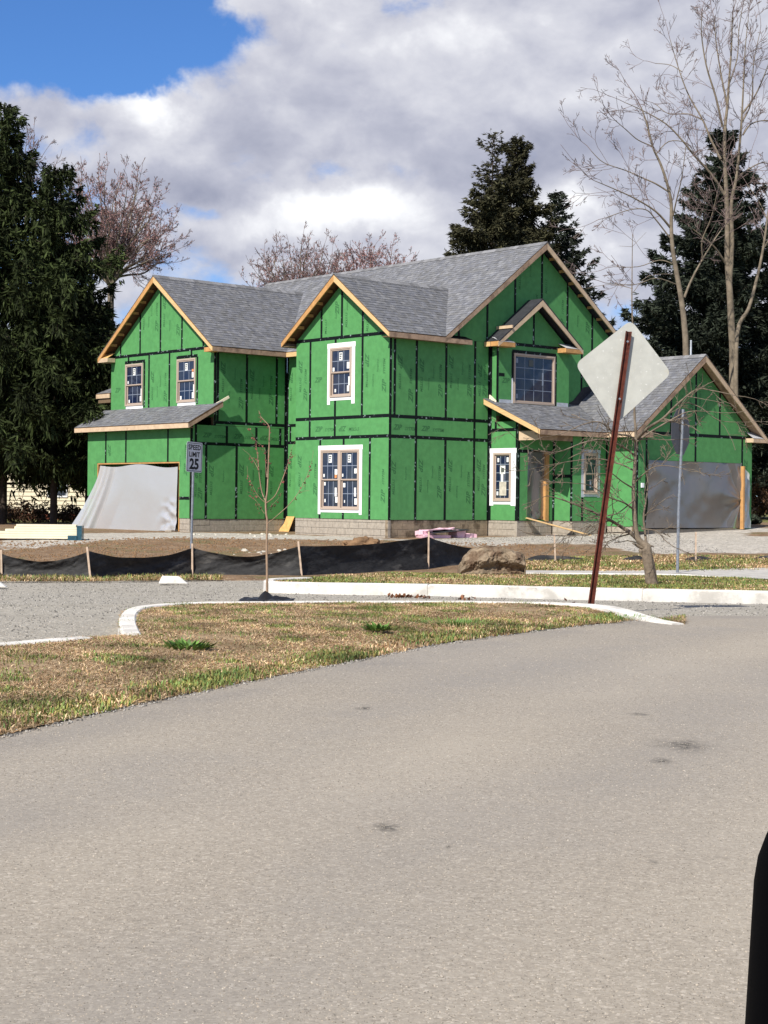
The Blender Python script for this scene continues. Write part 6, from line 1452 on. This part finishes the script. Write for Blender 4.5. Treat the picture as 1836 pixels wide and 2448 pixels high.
# conifers: whorled branches carrying many small needle sprays
def conifer(name, label, vx, vtop, Y, Rb, m, seed, nb=240, inc0=0.25, droop=0.3, hang=0.0, tw=0.30, wd=0.03, prof=0.75, base=0.06, lean=0.0, dens=34, group=None, rag=0.3, asym=None, top_bare=0.0, core=0.15, tier=0.62, curtain=0.3):
    """boughs in whorls; every bough is a flat spray of side shoots, every shoot a few slender needle blades"""
    R = np.random.default_rng(seed); b = at(vx, 1085, Y); b = Vector((b.x, b.y, h(b.x, b.y))); H = at(vx, vtop, Y).z - b.z
    e = empty(name, b, label=label, cat='tree', group=group)
    tubes('trunk', [([Vector((0, 0, -.2)), Vector((lean * .3, 0, H * .4)), Vector((lean, 0, H * 0.995))], [0.0105 * H, 0.0075 * H, 0.012])], M_bark_d, e, 8)
    Cs, Ds, Ls = [], [], []; bp = []
    for i in range(nb):
        t = base + (1 - base) * (i / nb) ** 0.9; tq = tier / H; t = (round(t / tq) + R.normal() * .13) * tq if t < .86 else t + R.uniform(-.01, .01); t = max(base * .6, min(0.993, t)); a = i * 2.39996 + R.normal() * .5
        L = Rb * ((1 - t) ** prof + 0.025) * (1 - rag * R.random() ** 1.5)
        if asym: L *= asym(a, t)
        s0 = np.array([lean * t, 0, H * t]); o_ = np.array([math.cos(a), math.sin(a), 0]); sd = np.array([-o_[1], o_[0], 0])
        inc = inc0 - droop * (1.1 - t) + R.normal() * .07 + (0.6 if t > .93 else 0)
        def zc(f): return inc * f * L - 0.16 * droop * (f * L) ** 1.4 + 0.14 * f ** 3 * L
        n = int(dens * L ** 1.25) + 5; s = 1 - (1 - core) * R.random(n) ** 1.35
        if t > 1 - top_bare: n = max(2, n // 4); s = s[:n]
        P = s0 + o_ * (s * L)[:, None]; P[:, 2] += zc(s)
        width = 0.30 * L * (1.06 - s) ** .8 + 0.05; lat = R.uniform(-1, 1, n) * width
        P = P + sd * lat[:, None]; P[:, 2] += R.normal(0, .045 + .02 * L, n) - 0.25 * np.abs(lat) * (0.3 + droop)
        D = o_ * R.uniform(.35, 1.0, n)[:, None] + sd * (np.sign(lat) * R.uniform(.2, .9, n))[:, None]; D[:, 2] = R.normal(0.02, .22, n)
        hg = R.random(n) < hang; D[hg] *= 0.35; D[hg, 2] = -R.uniform(.6, 1.2, hg.sum()); P[hg, 2] -= curtain * R.uniform(0, 1.0, hg.sum()) ** 1.5 * (0.4 + s[hg])
        D /= np.linalg.norm(D, axis=1)[:, None]
        Cs.append(P); Ds.append(D); Ls.append(tw * R.uniform(.55, 1.3, n) * (0.55 + 0.45 * (1 - t) ** .4))
        bp.append(([Vector((s0[0] + o_[0] * f * L, s0[1] + o_[1] * f * L, s0[2] + zc(f))) for f in (0, .35, .7, 1.0)], [0.010 * L + .006, .008 * L + .005, .005 * L + .004, .004], 3))
    C, D, L = np.concatenate(Cs), np.concatenate(Ds), np.concatenate(Ls)
    # three blades to a shoot
    C = np.repeat(C, 3, 0); L = np.repeat(L, 3); D = np.repeat(D, 3, 0) + R.normal(0, .38, (len(C), 3)); D /= np.linalg.norm(D, axis=1)[:, None]; C = C + R.normal(0, .035, C.shape); n = len(C)
    S = np.cross(D, R.normal(size=(n, 3))); S /= np.linalg.norm(S, axis=1)[:, None] + 1e-9; w = (wd * R.uniform(.6, 1.4, n))[:, None]; l = (L * R.uniform(.6, 1.2, n))[:, None]
    V = np.stack([C - D * l * .3 - S * w * .5, C - D * l * .3 + S * w * .5, C + D * l * .15 + S * w, C + D * l * .8, C + D * l * .15 - S * w], 1).reshape(-1, 3)
    k = np.arange(n)[:, None] * 5; Fc = np.concatenate([k + np.array([[0, 1, 2]]), k + np.array([[0, 2, 4]]), k + np.array([[4, 2, 3]])])
    fastmesh('crown', V, Fc, m, e); tubes('branches', bp, M_bark_d, e, 3); return e
gl_ = 'dark spruces left of the house'; gm_ = 'conifers behind the house'
conifer('spruce_tree', 'huge drooping dark spruce filling the left edge of the photo', 6, 232, 62.0, 5.6, M_needle_l, 51, 250, 0.30, 0.32, 0.40, 0.38, 0.030, 0.78, 0.12, dens=40, group=gl_, rag=.62, tier=0.8, curtain=0.5)
conifer('spruce_tree', 'drooping spruce with a lower top between the edge spruce and left garage', 116, 368, 60.5, 5.5, M_needle_l, 52, 215, 0.34, 0.32, 0.40, 0.36, 0.030, 0.74, 0.15, dens=38, group=gl_, rag=.68, asym=lambda a, t: 1.0 + 0.10 * math.cos(a), tier=0.85, curtain=0.5)
conifer('spruce_tree', 'shaded spruce behind the other two, its branches touching the left gable', 188, 640, 67.0, 3.6, M_needle_l, 53, 130, 0.25, 0.34, 0.40, 0.38, 0.030, 0.55, 0.22, dens=36, group=gl_, rag=.6, tier=0.8, curtain=0.5)
conifer('spruce_tree', 'tall dark conifer with a thin broken top, left twin behind the big gable', 1056, 288, 78.0, 4.7, M_needle_t, 54, 280, 0.16, 0.10, 0.05, 0.34, 0.030, 0.68, 0.2, dens=40, group=gm_, top_bare=0.14, rag=.55, tier=.45)
conifer('spruce_tree', 'dense pointed conifer with the fuller twin top directly behind the big gable apex', 1108, 302, 79.0, 4.8, M_needle_t, 55, 290, 0.18, 0.10, 0.05, 0.34, 0.030, 0.66, 0.2, dens=42, group=gm_, rag=.55, tier=.45)
conifer('spruce_tree', 'lower ragged conifer right of the big gable with open branches', 1196, 418, 80.0, 5.6, M_needle_b, 56, 220, 0.30, 0.05, 0.02, 0.34, 0.030, 0.85, 0.18, dens=32, group=gm_, rag=.6, tier=.5)
conifer('spruce_tree', 'broad dark blue spruce behind the two tall bare trees', 1555, 286, 80.0, 7.6, M_needle_b, 57, 320, 0.16, 0.08, 0.05, 0.40, 0.034, 0.82, 0.1, dens=40, group=gm_, rag=.58, tier=0.6)
conifer('spruce_tree', 'dark conifer cut off by the right edge beyond the slanting tree', 1720, 420, 84.0, 6.2, M_needle_b, 58, 210, 0.14, 0.06, 0.05, 0.40, 0.036, 0.78, 0.06, dens=30, group=gm_, rag=.55)
conifer('spruce_tree', 'low dark conifer filling the gap beside the right garage gable', 1415, 650, 88.0, 5.0, M_needle_b, 59, 180, 0.14, 0.06, 0.05, 0.40, 0.036, 0.8, 0.06, dens=30, group=gm_, rag=.55)
# shrubs and weeds
def shrub(name, label, c, r, hgt, m, seed, n=2600, size=0.06, cat='shrub', group=None, leafy=0.6):
    R = np.random.default_rng(seed); e = empty(name, c, label=label, cat=cat, group=group); P = R.normal(size=(n, 3)); P /= np.linalg.norm(P, axis=1)[:, None]; P *= (R.uniform(.2, 1, n) ** .5)[:, None]
    P *= np.array([r, r, hgt * .6]); P[:, 2] = np.abs(P[:, 2]) + hgt * .1; P += np.array([[nz3(*(p * 1.3)), nz3(*(p * 1.5 + 4)), nz3(*(p * 1.4 + 9))] for p in P]) * r * .35
    D = R.normal(size=(n, 3)); D[:, 2] += leafy; D /= np.linalg.norm(D, axis=1)[:, None]; S = np.cross(D, R.normal(size=(n, 3))); S /= np.linalg.norm(S, axis=1)[:, None]; l = (size * R.uniform(.5, 1.3, n))[:, None]
    V = np.stack([P - D * l, P + S * l * .35, P + D * l, P - S * l * .35], 1).reshape(-1, 3); fastmesh('foliage', V, np.arange(4 * n).reshape(-1, 4), m, e)
    tubes('stems', [([Vector((0, 0, -.05)), Vector((math.cos(k * 2.4) * r * .3, math.sin(k * 2.4) * r * .3, hgt * .4)), Vector((math.cos(k * 2.4) * r * .7, math.sin(k * 2.4) * r * .7, hgt * .8))], [.02 * hgt, .014 * hgt, .004 * hgt]) for k in range(9)], M_bark_d, e, 4); return e
def gp(vx, Y):
    p = at(vx, 1085, Y); return Vector((p.x, p.y, h(p.x, p.y)))
shrub('brown_shrub', 'russet leafless shrub beyond the right corner of the right garage', gp(1622, 78), 1.3, 2.6, M_shrub, 61, 3500, 0.10)
shrub('brown_shrub', 'dark hedge-like shrub at the right edge behind the lawn', gp(1700, 84), 2.4, 2.8, M_needle_b, 62, 4500, 0.12)
shrub('dark_bush', 'low dark bush in the shade at the right corner of the right garage', Vector((HW(0.2, 16.9, 0).x, HW(0.2, 16.9, 0).y, h(9, 58))), 0.75, 0.75, M_needle_b, 63, 2600, 0.08)
shrub('brown_shrub', 'reddish shrub beneath the left spruces in front of the neighbour house', gp(55, 68), 1.9, 1.0, M_shrub, 64, 3000, 0.09)
shrub('brown_shrub', 'thin reddish shrub beside the left garage under the spruces', gp(165, 69), 1.0, 0.9, M_shrub, 65, 1800, 0.08)
def weed(label, vx, vy, r, hgt, seed, n=120, wf=0.11):
    c = G(vx, vy, 0.07); R = np.random.default_rng(seed); V, Fc = [], []
    for k in range(n):
        a = R.uniform(0, 6.28); q = r * R.uniform(0, .9) ** 0.7; L = hgt * R.uniform(.5, 1.4); le = R.uniform(.3, 1.2); d = np.array([math.cos(a) * math.sin(le), math.sin(a) * math.sin(le), math.cos(le)]); p = np.array([math.cos(a) * q, math.sin(a) * q, -.01]); s_ = np.array([-math.sin(a), math.cos(a), 0]) * L * wf * 1.6; b = len(V)
        V += [p, p + d * L * .55 + s_, p + d * L + np.array([d[0], d[1], -.3]) * L * .3, p + d * L * .55 - s_]; Fc.append((b, b + 1, b + 2, b + 3))
    o = fastmesh('weed_clump', V, Fc, M_weed, None, label=label, cat='weed'); o.location = c
weed('bright green broad-leaved weed clump nearest the left kerb end', 406, 1400, 0.17, 0.075, 71, 130); weed('small dark tuft of weeds in the middle of the dry verge', 815, 1360, 0.10, 0.075, 72, 110)
weed('wide fresh green grass tuft on the verge left of the sign post', 985, 1348, 0.40, 0.06, 73, 330, 0.035); weed('low green tuft on the verge right of the leaning sign post', 1345, 1335, 0.4, 0.045, 74, 260, 0.035); weed('small green tuft left of the boulder on the grass island', 985, 1255, 0.16, 0.07, 75, 90, 0.04)

# neighbour's house behind the spruces
nb_ = gp(85, 76.0); N_ = empty('neighbour_house', nb_, math.radians(-12), label='cream clapboard house glimpsed behind the dark spruces on the left', cat='house')
mb = MB(); mb.box(-8, 0.06, -.2, 5.2, 8, 3.05); nw = mb.build('wall', M_siding, N_)
zb = 0.25
while zb < 3.0:
    mb = MB(); mb.add([(-8, 0.055, zb), (5.2, 0.055, zb), (5.2, 0.055, zb + .2), (-8, 0.055, zb + .2), (-8, 0.0, zb), (5.2, 0.0, zb), (5.2, 0.04, zb + .2), (-8, 0.04, zb + .2)], [(4, 5, 6, 7), (0, 4, 7, 3), (5, 1, 2, 6), (0, 1, 5, 4), (7, 6, 2, 3)]); mb.build('siding_board', M_siding, nw); zb += 0.2
mb = MB(); mb.prism([Vector((-8.4, -.5, 3.0)), Vector((5.6, -.5, 3.0)), Vector((5.6, 4, 5.2)), Vector((-8.4, 4, 5.2))], (0, 0, 0.12)); mb.prism([Vector((-8.4, 8.5, 3.0)), Vector((5.6, 8.5, 3.0)), Vector((5.6, 4.01, 5.2)), Vector((-8.4, 4.01, 5.2))], (0, 0, 0.12)); mb.build('roof', M_roofd, N_)
mb = MB(); mb.box(-8.4, -.55, 2.86, 5.6, -.51, 3.06); mb.build('fascia_board', M_white, N_)
for x in (-3.2, 0.9, 3.2):
    mb = MB(); mb.box(x - .5, -.03, 1.0, x + .5, 0.05, 2.3); w_ = mb.build('window', M_white, N_); mb = MB(); mb.box(x - .42, -.035, 1.08, x + .42, -.031, 2.22); mb.build('pane', M_glass, w_)
mb = MB(); mb.box(-8, -0.05, -0.3, 5.2, 0.05, 0.25); mb.build('brick_base', mat('brick_red', (0.2, 0.06, 0.035), 0.9, noise=0.3), N_)

# ================================================================== THE CAR AT THE CAMERA: door mirror and the side below the window
car = empty('parked_car', (0.1, 0.5, -1.2), label='black car side with its door mirror poking into the lower right corner', cat='car')
CO = Vector(car.location)
# mirror housing: a rounded pod
mx0, mz1 = asrc(1793, 2448, 0.75).x, asrc(1836, 2014, 0.75).z + 0.018
bm = bmesh.new(); bmesh.ops.create_cube(bm, size=1)
for v in bm.verts: v.co = Vector((v.co.x * 0.24, v.co.y * 0.12, v.co.z * 0.20))
bmesh.ops.bevel(bm, geom=list(bm.edges), offset=0.055, segments=8, profile=0.5, affect='EDGES')
for v in bm.verts: v.co.x += -v.co.z * -0.05
me = bpy.data.meshes.new('door_mirror'); bm.to_mesh(me); bm.free(); me.polygons.foreach_set('use_smooth', [True] * len(me.polygons)); me.materials.append(M_mirror)
xl = min(v.co.x for v in me.vertices)
mir = link(bpy.data.objects.new('door_mirror', me), car); mir.location = Vector((mx0 - xl - 0.001, 0.75, mz1 - 0.10 + 0.016)) - CO
mb = MB(); mb.box(-.09, .0601, -.07, .09, .062, .06); mb.build('mirror_glass', M_glass, mir)
mb = MB(); mb.bar(Vector((0.30, 0.62, -0.42)) - CO, Vector((0.30, 0.74, -0.28)) - CO, 0.06, 0.04); mb.build('mirror_arm', M_mirror, car)
mb = MB(); prof_ = [(0.50, -0.40), (0.60, -0.45), (0.66, -0.70), (0.64, -0.95), (0.58, -1.05)]
def carside(x0, x1, name):
    mbx = MB(); n = len(prof_)
    for i in range(n - 1):
        (ya, za), (yb, zb_) = prof_[i], prof_[i + 1]
        mbx.add([Vector((x0, ya, za)) - CO, Vector((x1, ya, za)) - CO, Vector((x1, yb, zb_)) - CO, Vector((x0, yb, zb_)) - CO, Vector((x0, ya - .05, za)) - CO, Vector((x1, ya - .05, za)) - CO, Vector((x1, yb - .05, zb_)) - CO, Vector((x0, yb - .05, zb_)) - CO],
                [(0, 3, 2, 1), (4, 5, 6, 7), (0, 1, 5, 4), (2, 3, 7, 6), (1, 2, 6, 5), (3, 0, 4, 7)])
    return mbx.build(name, M_carpaint, car)
d_ = carside(-0.72, 0.42, 'door'); carside(0.428, 1.25, 'front_wing'); carside(-1.7, -0.728, 'rear_door')
mb = MB(); mb.box(-0.95, 0.11, 0.47, -0.72, 0.135, 0.50); mb.build('handle', M_mirror, d_)
vs, fs = lathe(None, [(0.0, -.1), (0.20, -.1), (0.31, -.09), (0.33, 0), (0.31, .09), (0.20, .1), (0, .1)], 24)
for x in (0.95, -1.9):
    meshobj('wheel', [Vector((v[0], v[2], v[1])) + Vector((x, 0.42, -0.87)) - CO for v in vs], fs, M_tyre, car, smooth=True)
bpy.context.view_layer.update()
